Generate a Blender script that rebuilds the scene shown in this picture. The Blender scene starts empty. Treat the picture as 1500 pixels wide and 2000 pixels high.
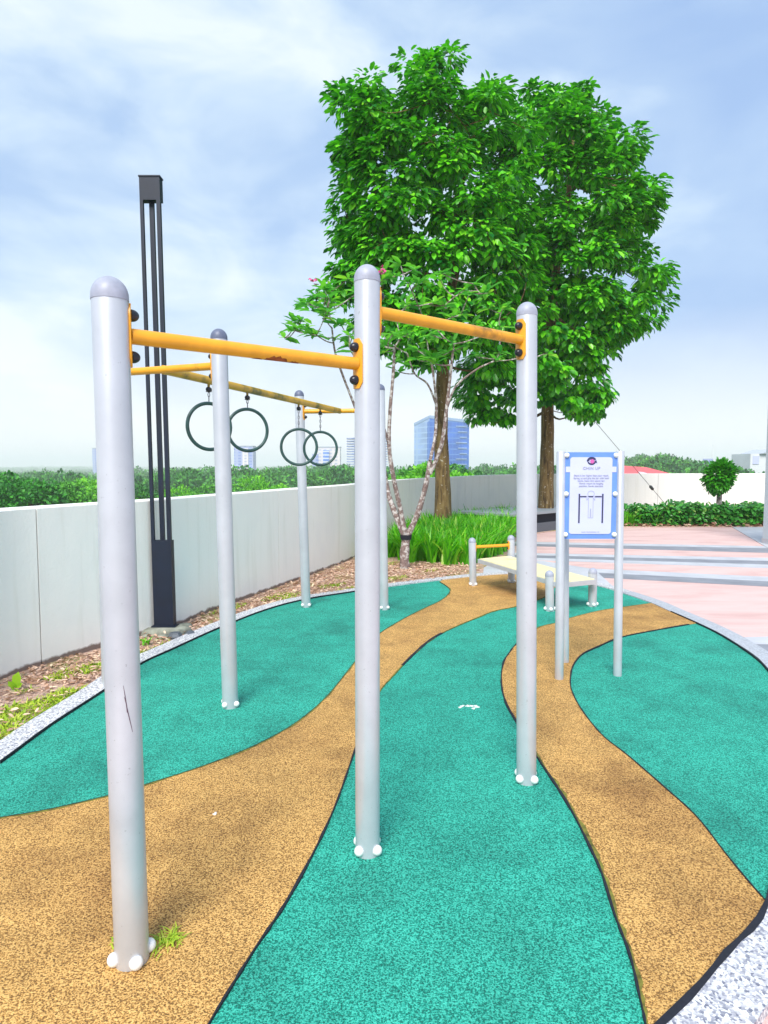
import bpy, math, random
import numpy as np
from mathutils import Vector, Matrix
R = math.radians
random.seed(7); rng = np.random.default_rng(7)
SC = bpy.context.scene; COL = SC.collection

# ------------------------------------------------------------------ camera, sky, sun, exposure
H, F = 1.6, 1250.0
PITCH = math.atan(85 / F)
cam_d = bpy.data.cameras.new('camera'); cam = bpy.data.objects.new('camera', cam_d); COL.objects.link(cam)
cam.location = (0, 0, H); cam.rotation_euler = (R(90) - PITCH, 0, 0)
cam_d.sensor_fit = 'HORIZONTAL'; cam_d.sensor_width = 36; cam_d.lens = F / 1500 * 36
cam_d.clip_start = 0.05; cam_d.clip_end = 12000
SC.camera = cam
SC.render.resolution_x, SC.render.resolution_y = 768, 1024
SC.view_settings.view_transform = 'Standard'; SC.view_settings.look = 'None'
SC.view_settings.exposure = 0.70; SC.view_settings.gamma = 1
SC.render.engine = 'CYCLES'
SC.cycles.max_bounces = 8; SC.cycles.transparent_max_bounces = 8; SC.cycles.volume_bounces = 3
SC.cycles.use_denoising = True

SUN_EL, SUN_AZ = R(48), R(-166)          # azimuth measured from +Y towards +X
W = bpy.data.worlds.new('World'); SC.world = W; W.use_nodes = True
nt = W.node_tree; N = nt.nodes; LK = nt.links
for n in list(N): N.remove(n)
def nd(t, **k):
    n = N.new(t)
    for a, b in k.items(): setattr(n, a, b)
    return n
out = nd('ShaderNodeOutputWorld'); bg = nd('ShaderNodeBackground'); bg.inputs[1].default_value = 0.1
sky = nd('ShaderNodeTexSky'); sky.sky_type = 'NISHITA'; sky.sun_disc = False
sky.sun_elevation = SUN_EL; sky.sun_rotation = SUN_AZ; sky.air_density = 1.0; sky.dust_density = 1.5; sky.ozone_density = 2.0
tc = nd('ShaderNodeTexCoord'); mp = nd('ShaderNodeMapping'); mp.inputs['Scale'].default_value = (1.0, 1.0, 2.6)
mp.inputs['Rotation'].default_value = (0, R(-9), 0); mp.inputs['Location'].default_value = (0.35, 0.1, 0.22)
LK.new(tc.outputs['Generated'], mp.inputs[0])
no = nd('ShaderNodeTexNoise'); no.inputs['Scale'].default_value = 1.9; no.inputs['Detail'].default_value = 5; no.inputs['Roughness'].default_value = 0.48
no.inputs['Distortion'].default_value = 0.35
LK.new(mp.outputs[0], no.inputs[0])
no2 = nd('ShaderNodeTexNoise'); no2.inputs['Scale'].default_value = 5.2; no2.inputs['Detail'].default_value = 6; no2.inputs['Roughness'].default_value = 0.55; no2.inputs['Distortion'].default_value = 0.6
mp2 = nd('ShaderNodeMapping'); mp2.inputs['Scale'].default_value = (1.0, 1.0, 2.0); mp2.inputs['Rotation'].default_value = (0, R(14), 0); LK.new(tc.outputs['Generated'], mp2.inputs[0]); LK.new(mp2.outputs[0], no2.inputs[0])
ma = nd('ShaderNodeMath', operation='MULTIPLY_ADD'); LK.new(no2.outputs['Fac'], ma.inputs[0]); ma.inputs[1].default_value = 0.42
mb_ = nd('ShaderNodeMath', operation='MULTIPLY_ADD'); LK.new(no.outputs['Fac'], mb_.inputs[0]); mb_.inputs[1].default_value = 1.0; mb_.inputs[2].default_value = -0.21; LK.new(mb_.outputs[0], ma.inputs[2])
sp = nd('ShaderNodeSeparateXYZ'); LK.new(tc.outputs['Generated'], sp.inputs[0])
rp = nd('ShaderNodeValToRGB'); LK.new(ma.outputs[0], rp.inputs[0])
e = rp.color_ramp.elements
e[0].position = 0.30; e[0].color = (2.5, 3.7, 5.9, 1)
e[1].position = 0.66; e[1].color = (6.0, 6.7, 7.1, 1)
m = rp.color_ramp.elements.new(0.44); m.color = (3.1, 4.3, 6.2, 1)
m = rp.color_ramp.elements.new(0.54); m.color = (4.3, 5.4, 6.7, 1)
# whiter towards the horizon
mr = nd('ShaderNodeMapRange'); LK.new(sp.outputs['Z'], mr.inputs['Value'])
mr.inputs['From Min'].default_value = 0.02; mr.inputs['From Max'].default_value = 0.22
mr.inputs['To Min'].default_value = 0.93; mr.inputs['To Max'].default_value = 0.0
mxh = nd('ShaderNodeMix', data_type='RGBA'); LK.new(mr.outputs[0], mxh.inputs['Factor']); LK.new(rp.outputs[0], mxh.inputs['A'])
mxh.inputs['B'].default_value = (7.7, 7.6, 7.5, 1)
mxs = nd('ShaderNodeMix', data_type='RGBA'); mxs.inputs['Factor'].default_value = 0.88
LK.new(sky.outputs[0], mxs.inputs['A']); LK.new(mxh.outputs['Result'], mxs.inputs['B'])
LK.new(mxs.outputs['Result'], bg.inputs[0]); LK.new(bg.outputs[0], out.inputs[0])

sd = bpy.data.lights.new('sun', 'SUN'); sd.energy = 3.1; sd.angle = R(28); sd.color = (1.0, 0.965, 0.9)
sun = bpy.data.objects.new('sun', sd); COL.objects.link(sun)
sv = Vector((math.sin(SUN_AZ) * math.cos(SUN_EL), math.cos(SUN_AZ) * math.cos(SUN_EL), math.sin(SUN_EL)))
sun.rotation_euler = sv.to_track_quat('Z', 'Y').to_euler(); sun.location = sv * 50

# ------------------------------------------------------------------ measuring helpers (photo pixel + real distance -> world point)
CP, SP = math.cos(PITCH), math.sin(PITCH)
def ray(px, py):
    u, v = (px - 750) / F, (1000 - py) / F
    return np.array([u, CP + SP * v, -SP + CP * v])
def G(px, py, z=0.0):
    r = ray(px, py); t = (z - H) / r[2]
    return np.array([0, 0, H]) + r * t
def D(px, py, Y):
    r = ray(px, py); return np.array([0, 0, H]) + r * (Y / r[1])

# ------------------------------------------------------------------ materials
def mat(name):
    m = bpy.data.materials.new(name); m.use_nodes = True
    return m, m.node_tree, m.node_tree.nodes['Principled BSDF']
def simple(name, col, rough=0.5, metal=0.0, var=0.0, scale=8.0, bump=0.0, bscale=60.0, spec=0.5, coord='Object'):
    m, t, p = mat(name)
    p.inputs['Roughness'].default_value = rough; p.inputs['Metallic'].default_value = metal
    p.inputs['Specular IOR Level'].default_value = spec
    p.inputs['Base Color'].default_value = (*col, 1)
    c = t.nodes.new('ShaderNodeTexCoord')
    if var > 0:
        n = t.nodes.new('ShaderNodeTexNoise'); n.inputs['Scale'].default_value = scale; n.inputs['Detail'].default_value = 6
        t.links.new(c.outputs[coord], n.inputs[0])
        r = t.nodes.new('ShaderNodeValToRGB'); t.links.new(n.outputs['Fac'], r.inputs[0])
        r.color_ramp.elements[0].position = 0.3; r.color_ramp.elements[1].position = 0.7
        r.color_ramp.elements[0].color = (*[max(0, x * (1 - var)) for x in col], 1)
        r.color_ramp.elements[1].color = (*[min(1, x * (1 + var * .6)) for x in col], 1)
        t.links.new(r.outputs[0], p.inputs['Base Color'])
    if bump > 0:
        n2 = t.nodes.new('ShaderNodeTexNoise'); n2.inputs['Scale'].default_value = bscale; n2.inputs['Detail'].default_value = 4
        t.links.new(c.outputs[coord], n2.inputs[0])
        b = t.nodes.new('ShaderNodeBump'); b.inputs['Strength'].default_value = bump; b.inputs['Distance'].default_value = 0.01
        t.links.new(n2.outputs['Fac'], b.inputs['Height']); t.links.new(b.outputs[0], p.inputs['Normal'])
    return m
def ramp(t, src, stops):
    r = t.nodes.new('ShaderNodeValToRGB'); t.links.new(src, r.inputs[0])
    el = r.color_ramp.elements
    while len(el) < len(stops): el.new(0.5)
    for q, (p_, c_) in zip(el, stops): q.position = p_; q.color = (*c_, 1)
    return r.outputs[0]
def noise(t, src, scale, detail=4, rough=0.5, dist=0.0):
    n = t.nodes.new('ShaderNodeTexNoise'); n.inputs['Scale'].default_value = scale; n.inputs['Detail'].default_value = detail
    n.inputs['Roughness'].default_value = rough; n.inputs['Distortion'].default_value = dist
    t.links.new(src, n.inputs[0]); return n.outputs['Fac']
def mix(t, fac, a, b, mode='MIX'):
    x = t.nodes.new('ShaderNodeMix'); x.data_type = 'RGBA'; x.blend_type = mode
    for k, v in (('Factor', fac), ('A', a), ('B', b)):
        if hasattr(v, 'is_linked'): t.links.new(v, x.inputs[k])
        else: x.inputs[k].default_value = v if k == 'Factor' else (*v, 1)
    return x.outputs['Result']
def bump(t, p, h, s, d):
    b = t.nodes.new('ShaderNodeBump'); b.inputs['Strength'].default_value = s; b.inputs['Distance'].default_value = d
    t.links.new(h, b.inputs['Height']); t.links.new(b.outputs[0], p.inputs['Normal'])
def wcoord(t):
    return t.nodes.new('ShaderNodeNewGeometry').outputs['Position']

def rubber(name, dark, mid, light, stain):
    m, t, p = mat(name); w = wcoord(t)
    g = noise(t, w, 175, 2, 0.6)
    g2 = noise(t, w, 300, 2, 0.5)
    c = ramp(t, g, [(0.40, dark), (0.48, mid), (0.57, light)])
    c2 = ramp(t, g2, [(0.40, dark), (0.50, mid), (0.62, light)])
    c = mix(t, 0.25, c, c2)
    s = noise(t, w, 1.1, 5, 0.6, 0.3)
    sf = ramp(t, s, [(0.50, (0, 0, 0)), (0.74, (1, 1, 1))])
    sm = mix(t, sf, (1, 1, 1), stain)
    c = mix(t, 1.0, c, sm, 'MULTIPLY')
    s2 = noise(t, w, 3.7, 5, 0.65)
    c = mix(t, 1.0, c, ramp(t, s2, [(0.3, (0.80, 0.80, 0.80)), (0.60, (1.05, 1.05, 1.05))]), 'MULTIPLY')
    t.links.new(c, p.inputs['Base Color']); p.inputs['Roughness'].default_value = 0.75
    p.inputs['Specular IOR Level'].default_value = 0.3
    bump(t, p, g, 1.0, 0.008)
    return m
M = {}
M['teal'] = rubber('teal_rubber', (0.001, 0.10, 0.075), (0.005, 0.29, 0.21), (0.07, 0.60, 0.45), (0.52, 0.60, 0.62))
M['orange'] = rubber('orange_rubber', (0.11, 0.055, 0.018), (0.53, 0.27, 0.068), (0.86, 0.53, 0.185), (0.50, 0.43, 0.42))
M['seam'] = simple('black_rubber_edge', (0.008, 0.010, 0.020), 0.8, var=0.3, scale=60)
M['seam_teal'] = simple('grown_edge', (0.16, 0.15, 0.02), 0.8, var=0.6, scale=30)

def steel(name, col, var=0.08):
    m, t, p = mat(name); c = t.nodes.new('ShaderNodeTexCoord').outputs['Object']
    s = noise(t, c, 5, 5, 0.6)
    base = ramp(t, s, [(0.3, tuple(x * (1 - var) for x in col)), (0.7, tuple(min(1, x * (1 + var)) for x in col))])
    sc_ = noise(t, c, 90, 2, 0.5)
    base = mix(t, ramp(t, sc_, [(0.70, (0, 0, 0)), (0.76, (0.5, 0.5, 0.5))]), base, (0.25, 0.25, 0.27))
    t.links.new(base, p.inputs['Base Color'])
    p.inputs['Metallic'].default_value = 0.35; p.inputs['Roughness'].default_value = 0.34
    return m
M['post'] = steel('silver_grey_powder_coat', (0.53, 0.55, 0.60))
M['cap'] = simple('grey_plastic_cap', (0.34, 0.36, 0.45), 0.45, var=0.15, scale=30)
M['cap_dark'] = simple('dark_blue_grey_cap', (0.12, 0.14, 0.22), 0.45, var=0.15, scale=30)
M['scratch'] = simple('rusty_scratch', (0.12, 0.07, 0.10), 0.8)
def paint(name, col, worn=(0.20, 0.10, 0.02), amt=0.66, rough=0.32):
    m, t, p = mat(name); c = t.nodes.new('ShaderNodeTexCoord').outputs['Object']
    f = ramp(t, noise(t, c, 3.1, 6, 0.6), [(amt, (0, 0, 0)), (amt + 0.1, (1, 1, 1))])
    v = ramp(t, noise(t, c, 14, 4, 0.6), [(0.3, tuple(x * .82 for x in col)), (0.7, col)])
    t.links.new(mix(t, f, v, worn), p.inputs['Base Color']); p.inputs['Roughness'].default_value = rough
    return m
M['yellow'] = paint('yellow_paint', (0.84, 0.38, 0.02), amt=.60)
M['yellow2'] = paint('weathered_yellow_paint', (0.62, 0.36, 0.03), (0.12, 0.11, 0.015), 0.50)
M['board'] = paint('pale_yellow_board', (0.88, 0.78, 0.46), (0.55, 0.42, 0.14), 0.62, 0.45)
M['blackcap'] = simple('black_bolt_cap', (0.012, 0.012, 0.02), 0.3)
M['whitecap'] = simple('white_bolt_cap', (0.82, 0.81, 0.80), 0.4, var=0.1, scale=60)
M['ring'] = simple('green_grey_ring_coating', (0.025, 0.075, 0.07), 0.4, var=0.3, scale=20)
M['chain'] = simple('galvanised_chain', (0.25, 0.25, 0.27), 0.4, metal=0.8)
M['lamp'] = simple('black_blue_lamp_paint', (0.002, 0.008, 0.026), 0.5, var=0.3, scale=6)
M['concrete'] = simple('mossy_concrete', (0.26, 0.27, 0.22), 0.9, var=0.5, scale=9, bump=0.6, bscale=30)
M['blue'] = simple('blue_sign_frame', (0.13, 0.27, 0.72), 0.4, var=0.12, scale=6)
M['signwhite'] = simple('pale_sign_face', (0.52, 0.55, 0.80), 0.45, var=0.04, scale=5)
M['ink'] = simple('dark_ink', (0.03, 0.03, 0.10), 0.6)
M['inkgrey'] = simple('grey_line_ink', (0.33, 0.34, 0.48), 0.6)
M['inkpink'] = simple('pink_ink', (0.55, 0.10, 0.38), 0.6)
M['granite'] = simple('dark_granite', (0.10, 0.115, 0.14), 0.55, var=0.4, scale=120)
M['granitetop'] = simple('grey_granite_top', (0.30, 0.33, 0.36), 0.5, var=0.2, scale=90)
M['wire'] = simple('steel_wire', (0.10, 0.10, 0.11), 0.5, metal=0.4)
M['bark'] = simple('brown_bark', (0.13, 0.085, 0.038), 0.9, var=0.75, scale=9, bump=1.0, bscale=22)
def lichen():
    m, t, p = mat('lichen_bark'); c = wcoord(t)
    f = ramp(t, noise(t, c, 16, 5, 0.6), [(0.50, (0, 0, 0)), (0.58, (1, 1, 1))])
    a = ramp(t, noise(t, c, 30, 5, 0.6), [(0.3, (0.10, 0.06, 0.055)), (0.7, (0.30, 0.22, 0.20))])
    t.links.new(mix(t, f, a, (0.52, 0.48, 0.46)), p.inputs['Base Color']); p.inputs['Roughness'].default_value = 0.9
    bump(t, p, noise(t, c, 40, 4), 0.7, 0.01); return m
M['lichen'] = lichen()
def trunkbark():
    m, t, p = mat('tree_bark'); c = wcoord(t)
    mpn = t.nodes.new('ShaderNodeMapping'); mpn.inputs['Scale'].default_value = (9, 9, 1.3); t.links.new(c, mpn.inputs[0])
    st = noise(t, mpn.outputs[0], 1.6, 6, 0.65)
    a = ramp(t, st, [(0.35, (0.045, 0.028, 0.012)), (0.5, (0.16, 0.10, 0.035)), (0.68, (0.27, 0.19, 0.08))])
    f = ramp(t, noise(t, c, 19, 4, 0.6), [(0.63, (0, 0, 0)), (0.67, (1, 1, 1))])
    t.links.new(mix(t, f, a, (0.48, 0.43, 0.34)), p.inputs['Base Color']); p.inputs['Roughness'].default_value = 0.9
    bump(t, p, st, 1.0, 0.03); return m
M['trunk'] = trunkbark()

def leafmat(name, dark, lightc, trans=0.35, rough=0.42, hue2=None):
    m, t, p = mat(name)
    g = t.nodes.new('ShaderNodeNewGeometry')
    st = [(0.0, dark), (0.86, lightc)] + ([(1.0, hue2)] if hue2 else [(1.0, lightc)])
    c = ramp(t, g.outputs['Random Per Island'], st)
    t.links.new(c, p.inputs['Base Color']); p.inputs['Roughness'].default_value = rough; p.inputs['Specular IOR Level'].default_value = 0.45
    tr = t.nodes.new('ShaderNodeBsdfTranslucent')
    bc = mix(t, 1.0, c, (1.0, 1.25, 0.5), 'MULTIPLY'); t.links.new(bc, tr.inputs[0])
    ms = t.nodes.new('ShaderNodeMixShader'); ms.inputs[0].default_value = trans
    t.links.new(p.outputs[0], ms.inputs[1]); t.links.new(tr.outputs[0], ms.inputs[2])
    t.links.new(ms.outputs[0], t.nodes['Material Output'].inputs[0])
    return m
M['leaf'] = leafmat('glossy_tree_leaf', (0.004, 0.12, 0.014), (0.14, 0.62, 0.014), 0.22, 0.32, (0.26, 0.70, 0.03))
M['leaf_fr'] = leafmat('frangipani_leaf', (0.05, 0.30, 0.06), (0.22, 0.60, 0.08), 0.45, 0.35, (0.42, 0.72, 0.08))
M['blade'] = leafmat('strap_leaf', (0.05, 0.30, 0.010), (0.20, 0.66, 0.015), 0.4, 0.4, (0.60, 0.70, 0.12))
M['hedge'] = leafmat('hedge_leaf', (0.015, 0.15, 0.02), (0.10, 0.42, 0.06), 0.3, 0.25, (0.30, 0.45, 0.10))
M['topiary'] = leafmat('topiary_leaf', (0.012, 0.18, 0.01), (0.09, 0.46, 0.02), 0.3, 0.35)
M['lawn'] = leafmat('grass_blade', (0.22, 0.42, 0.02), (0.55, 0.66, 0.05), 0.3, 0.6, (0.68, 0.62, 0.15))
M['seedling'] = leafmat('seedling_leaf', (0.25, 0.50, 0.03), (0.38, 0.62, 0.04), 0.45, 0.4)
M['litter'] = leafmat('dry_leaf', (0.34, 0.17, 0.10), (0.78, 0.54, 0.42), 0.1, 0.8, (0.80, 0.68, 0.45))
M['forest'] = leafmat('forest_leaf', (0.012, 0.10, 0.02), (0.04, 0.21, 0.03), 0.15, 0.7)
M['forest2'] = leafmat('bright_tree_leaf', (0.06, 0.34, 0.012), (0.22, 0.60, 0.02), 0.2, 0.6)
M['forest3'] = leafmat('dark_tree_leaf', (0.006, 0.12, 0.012), (0.05, 0.32, 0.015), 0.2, 0.6)
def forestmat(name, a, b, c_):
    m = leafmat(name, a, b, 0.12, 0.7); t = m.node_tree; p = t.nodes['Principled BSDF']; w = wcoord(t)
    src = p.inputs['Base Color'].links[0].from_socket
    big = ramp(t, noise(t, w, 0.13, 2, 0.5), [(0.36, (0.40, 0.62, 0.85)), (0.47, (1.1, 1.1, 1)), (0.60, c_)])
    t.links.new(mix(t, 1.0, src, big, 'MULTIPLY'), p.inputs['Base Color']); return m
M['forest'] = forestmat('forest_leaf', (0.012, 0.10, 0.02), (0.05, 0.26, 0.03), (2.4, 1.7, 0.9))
M['petal'] = simple('pink_petal', (0.62, 0.07, 0.25), 0.5)

def wallmat():
    m, t, p = mat('white_wall_paint'); w = wcoord(t)
    c = ramp(t, noise(t, w, 0.9, 6, 0.6, 0.4), [(0.30, (0.84, 0.83, 0.82)), (0.5, (0.91, 0.89, 0.86)), (0.75, (0.92, 0.885, 0.84))])
    mpn = t.nodes.new('ShaderNodeMapping'); mpn.inputs['Scale'].default_value = (7, 7, 0.5); t.links.new(w, mpn.inputs[0])
    d = ramp(t, noise(t, mpn.outputs[0], 1.2, 5, 0.6), [(0.30, (0.93, 0.93, 0.915)), (0.46, (1, 1, 1))])
    c = mix(t, 1.0, c, d, 'MULTIPLY')
    sx = t.nodes.new('ShaderNodeSeparateXYZ'); t.links.new(w, sx.inputs[0])
    # narrow dark brown line along the wall foot, made ragged by noise
    a = t.nodes.new('ShaderNodeMath'); a.operation = 'MULTIPLY_ADD'; t.links.new(noise(t, w, 6, 5, 0.6), a.inputs[0]); a.inputs[1].default_value = -0.09; t.links.new(sx.outputs['Z'], a.inputs[2])
    lo = ramp(t, a.outputs[0], [(0.0, (0.25, 0.19, 0.17)), (0.02, (1, 1, 1))])
    c = mix(t, 1.0, c, lo, 'MULTIPLY')
    t.links.new(c, p.inputs['Base Color']); p.inputs['Roughness'].default_value = 0.8
    bump(t, p, noise(t, w, 45, 5), 0.35, 0.006); return m
M['wall'] = wallmat()

def pavemat():
    m, t, p = mat('salmon_paving'); w = wcoord(t)
    mpn = t.nodes.new('ShaderNodeMapping'); mpn.inputs['Scale'].default_value = (0.7, 2.2, 1); t.links.new(w, mpn.inputs[0])
    c = ramp(t, noise(t, mpn.outputs[0], 1.3, 6, 0.6, 0.5), [(0.3, (0.56, 0.35, 0.33)), (0.52, (0.69, 0.47, 0.445)), (0.75, (0.73, 0.53, 0.51))])
    g = ramp(t, noise(t, w, 120, 3, 0.6), [(0.35, (0.85, 0.85, 0.85)), (0.6, (1.05, 1.05, 1.05))])
    t.links.new(mix(t, 1.0, c, g, 'MULTIPLY'), p.inputs['Base Color']); p.inputs['Roughness'].default_value = 0.7
    bump(t, p, noise(t, w, 60, 4), 0.4, 0.004); return m
M['pave'] = pavemat()
M['band_light'] = simple('pale_grey_granite_band', (0.50, 0.51, 0.56), 0.6, var=0.15, scale=3, bump=.2)
M['band_dark'] = simple('dark_grey_granite_band', (0.24, 0.25, 0.29), 0.6, var=0.2, scale=3, bump=.2)
def pebble():
    m, t, p = mat('pebble_wash_kerb'); w = wcoord(t)
    v = t.nodes.new('ShaderNodeTexVoronoi'); v.inputs['Scale'].default_value = 120; t.links.new(w, v.inputs[0])
    c = ramp(t, v.outputs['Color'], [(0.15, (0.17, 0.18, 0.24)), (0.4, (0.42, 0.42, 0.47)), (0.7, (0.72, 0.72, 0.72))])
    t.links.new(c, p.inputs['Base Color']); p.inputs['Roughness'].default_value = 0.6
    bump(t, p, v.outputs['Distance'], 0.5, 0.005); return m
M['kerb'] = pebble()
M['kerb_grey'] = simple('grey_granite_kerb', (0.42, 0.44, 0.49), 0.6, var=0.35, scale=70, bump=.3)
def soil():
    m, t, p = mat('reddish_mulch_soil'); w = wcoord(t)
    c = ramp(t, noise(t, w, 32, 6, 0.7, 0.8), [(0.3, (0.20, 0.10, 0.075)), (0.45, (0.50, 0.31, 0.24)), (0.65, (0.76, 0.57, 0.47))])
    g = ramp(t, noise(t, w, 2.0, 5, 0.6), [(0.56, (0, 0, 0)), (0.66, (0.8, 0.8, 0.8))])
    c = mix(t, g, c, (0.34, 0.38, 0.06))
    t.links.new(c, p.inputs['Base Color']); p.inputs['Roughness'].default_value = 0.95
    bump(t, p, noise(t, w, 30, 6, 0.7, 0.8), 1.0, 0.03); return m
M['soil'] = soil()
M['terrain'] = simple('green_valley_ground', (0.05, 0.12, 0.03), 0.95, var=0.5, scale=0.02, coord='Object')
M['pillar'] = simple('pale_column_render', (0.52, 0.60, 0.66), 0.7, var=0.06, scale=2, bump=.2)

# ------------------------------------------------------------------ mesh helpers
ORG = {}
class MB:
    def __init__(s): s.v = []; s.f = []; s.n = 0
    def add(s, v, f):
        v = np.asarray(v, float).reshape(-1, 3); s.v.append(v)
        s.f += [tuple(i + s.n for i in q) for q in f]; s.n += len(v); return s
    def tube(s, path, rad, seg=12, caps=True):
        path = [np.asarray(q, float) for q in path]; n = len(path)
        if np.isscalar(rad): rad = [rad] * n
        vs = []; ref = None
        for i, q in enumerate(path):
            t = path[min(i + 1, n - 1)] - path[max(i - 1, 0)]; t = t / (np.linalg.norm(t) + 1e-9)
            if ref is None:
                ref = np.array([1., 0, 0]) if abs(t[0]) < .9 else np.array([0, 1., 0])
            a = ref - t * ref.dot(t); a /= np.linalg.norm(a) + 1e-9; ref = a; b = np.cross(t, a)
            for k in range(seg):
                w = 2 * math.pi * k / seg; vs.append(q + rad[i] * (math.cos(w) * a + math.sin(w) * b))
        fs = []
        for i in range(n - 1):
            for k in range(seg):
                k2 = (k + 1) % seg; fs.append((i * seg + k, i * seg + k2, (i + 1) * seg + k2, (i + 1) * seg + k))
        if caps: fs += [tuple(range(seg))[::-1], tuple(range((n - 1) * seg, n * seg))]
        return s.add(vs, fs)
    def dome(s, c, axis, r, h, seg=20, rings=7, skirt=0.0):
        c = np.asarray(c, float); a = np.asarray(axis, float); a = a / np.linalg.norm(a)
        path = []; rad = []
        if skirt: path.append(c - a * skirt); rad.append(r)
        for i in range(rings):
            w = math.pi / 2 * i / (rings - 0.6); path.append(c + a * h * math.sin(w)); rad.append(r * math.cos(w))
        return s.tube(path, rad, seg)
    def box(s, lo, hi, M4=None):
        x0, y0, z0 = lo; x1, y1, z1 = hi
        v = [(x0, y0, z0), (x1, y0, z0), (x1, y1, z0), (x0, y1, z0), (x0, y0, z1), (x1, y0, z1), (x1, y1, z1), (x0, y1, z1)]
        if M4 is not None: v = [tuple(M4 @ Vector(q)) for q in v]
        return s.add(v, [(3, 2, 1, 0), (4, 5, 6, 7), (0, 1, 5, 4), (1, 2, 6, 5), (2, 3, 7, 6), (3, 0, 4, 7)])
    def prism(s, poly, z0, z1):
        n = len(poly); v = [(q[0], q[1], z0) for q in poly] + [(q[0], q[1], z1) for q in poly]
        ar = sum(poly[i][0] * poly[(i + 1) % n][1] - poly[(i + 1) % n][0] * poly[i][1] for i in range(n))
        f = [tuple(range(n, 2 * n)), tuple(range(n))[::-1]] + [(i, (i + 1) % n, (i + 1) % n + n, i + n) for i in range(n)]
        if ar < 0: f = [q[::-1] for q in f]
        return s.add(v, f)
    def ribbon(s, pts, w, z0, z1, side=0.0):
        """flat-topped strip of width w (scalar or list) along pts; side -1..1 shifts it"""
        pts = [np.asarray(q[:2], float) for q in pts]; n = len(pts)
        if np.isscalar(w): w = [w] * n
        L = []; Rr = []
        for i, q in enumerate(pts):
            t = pts[min(i + 1, n - 1)] - pts[max(i - 1, 0)]; t /= np.linalg.norm(t) + 1e-9; nn = np.array([-t[1], t[0]])
            c = q + nn * side * w[i] / 2; L.append(c + nn * w[i] / 2); Rr.append(c - nn * w[i] / 2)
        v = [(*a, z1) for a in L] + [(*a, z1) for a in Rr] + [(*a, z0) for a in L] + [(*a, z0) for a in Rr]
        f = []
        for i in range(n - 1):
            f += [(n + i, n + i + 1, i + 1, i), (i, i + 1, 2 * n + i + 1, 2 * n + i), (n + i + 1, n + i, 3 * n + i, 3 * n + i + 1)]
        return s.add(v, f)
    def torus(s, c, ax, R_, r, seg=48, sub=10):
        c = np.asarray(c, float); ax = np.asarray(ax, float); ax /= np.linalg.norm(ax)
        a = np.cross(ax, [0, 0, 1.0]);  a = a if np.linalg.norm(a) > .1 else np.array([1., 0, 0]); a /= np.linalg.norm(a); b = np.cross(ax, a)
        v = []
        for i in range(seg):
            w = 2 * math.pi * i / seg; d = math.cos(w) * a + math.sin(w) * b
            for k in range(sub):
                u = 2 * math.pi * k / sub; v.append(c + d * (R_ + r * math.cos(u)) + ax * r * math.sin(u))
        f = [(i * sub + k, ((i + 1) % seg) * sub + k, ((i + 1) % seg) * sub + (k + 1) % sub, i * sub + (k + 1) % sub) for i in range(seg) for k in range(sub)]
        return s.add(v, f)
    def mesh(s, name, org=(0, 0, 0)):
        v = (np.concatenate(s.v) if s.v else np.zeros((0, 3))) - np.asarray(org)
        m = bpy.data.meshes.new(name); m.from_pydata(v.tolist(), [], s.f); m.update()
        return m
def link(name, me, material, parent=None, org=(0, 0, 0), smooth=True, ang=40):
    o = bpy.data.objects.new(name, me); COL.objects.link(o)
    if material: me.materials.append(material)
    if smooth and me.polygons:
        me.polygons.foreach_set('use_smooth', [True] * len(me.polygons))
        try: me.set_sharp_from_angle(angle=R(ang))
        except Exception: pass
    if parent is not None: o.parent = parent; ORG[o] = ORG[parent]
    else: o.location = tuple(org); ORG[o] = np.asarray(org, float)
    return o
def part(name, mb, material, parent, smooth=True, label=None):
    o = link(name, mb.mesh(name, ORG[parent]), material, parent, smooth=smooth)
    if label: o['label'] = label
    return o
def tag(o, label=None, cat=None, group=None, kind=None):
    if label: o['label'] = label
    if cat: o['category'] = cat
    if group: o['group'] = group
    if kind: o['kind'] = kind
    return o
def thing(name, label, cat, org, group=None):
    o = bpy.data.objects.new(name, None); COL.objects.link(o); o.empty_display_size = 0.1
    o.location = tuple(org); ORG[o] = np.asarray(org, float)
    return tag(o, label, cat, group)
def solo(name, mb, material, label, cat, org, group=None, kind=None, smooth=True):
    o = link(name, mb.mesh(name, org), material, None, org, smooth=smooth); return tag(o, label, cat, group, kind)
def struct(name, mb, material, smooth=False):
    o = link(name, mb.mesh(name), material, smooth=smooth); o['kind'] = 'structure'; return o
def inst(name, me, parent, pos, axis=None, scale=1.0, mat_=None):
    """a copy sharing mesh data, placed at a world position with its +Z along axis"""
    o = bpy.data.objects.new(name, me); COL.objects.link(o); o.parent = parent; ORG[o] = ORG[parent]
    o.location = tuple(np.asarray(pos) - ORG[parent])
    if axis is not None: o.rotation_euler = Vector(tuple(axis)).to_track_quat('Z', 'Y').to_euler()
    o.scale = (scale,) * 3
    return o

def catmull(P, closed=False, k=6):
    P = [np.asarray(q, float) for q in P]; n = len(P); o = []
    rng_ = range(n if closed else n - 1)
    for i in rng_:
        p0 = P[(i - 1) % n] if (closed or i > 0) else 2 * P[0] - P[1]
        p1, p2 = P[i], P[(i + 1) % n]
        p3 = P[(i + 2) % n] if (closed or i < n - 2) else 2 * P[-1] - P[-2]
        for j in range(k):
            t = j / k
            o.append(.5 * ((2 * p1) + (p2 - p0) * t + (2 * p0 - 5 * p1 + 4 * p2 - p3) * t * t + (3 * p1 - 3 * p2 + p3 - p0) * t ** 3))
    if not closed: o.append(P[-1])
    return o
def unit(a): return a / (np.linalg.norm(a, axis=-1, keepdims=True) + 1e-9)

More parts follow.
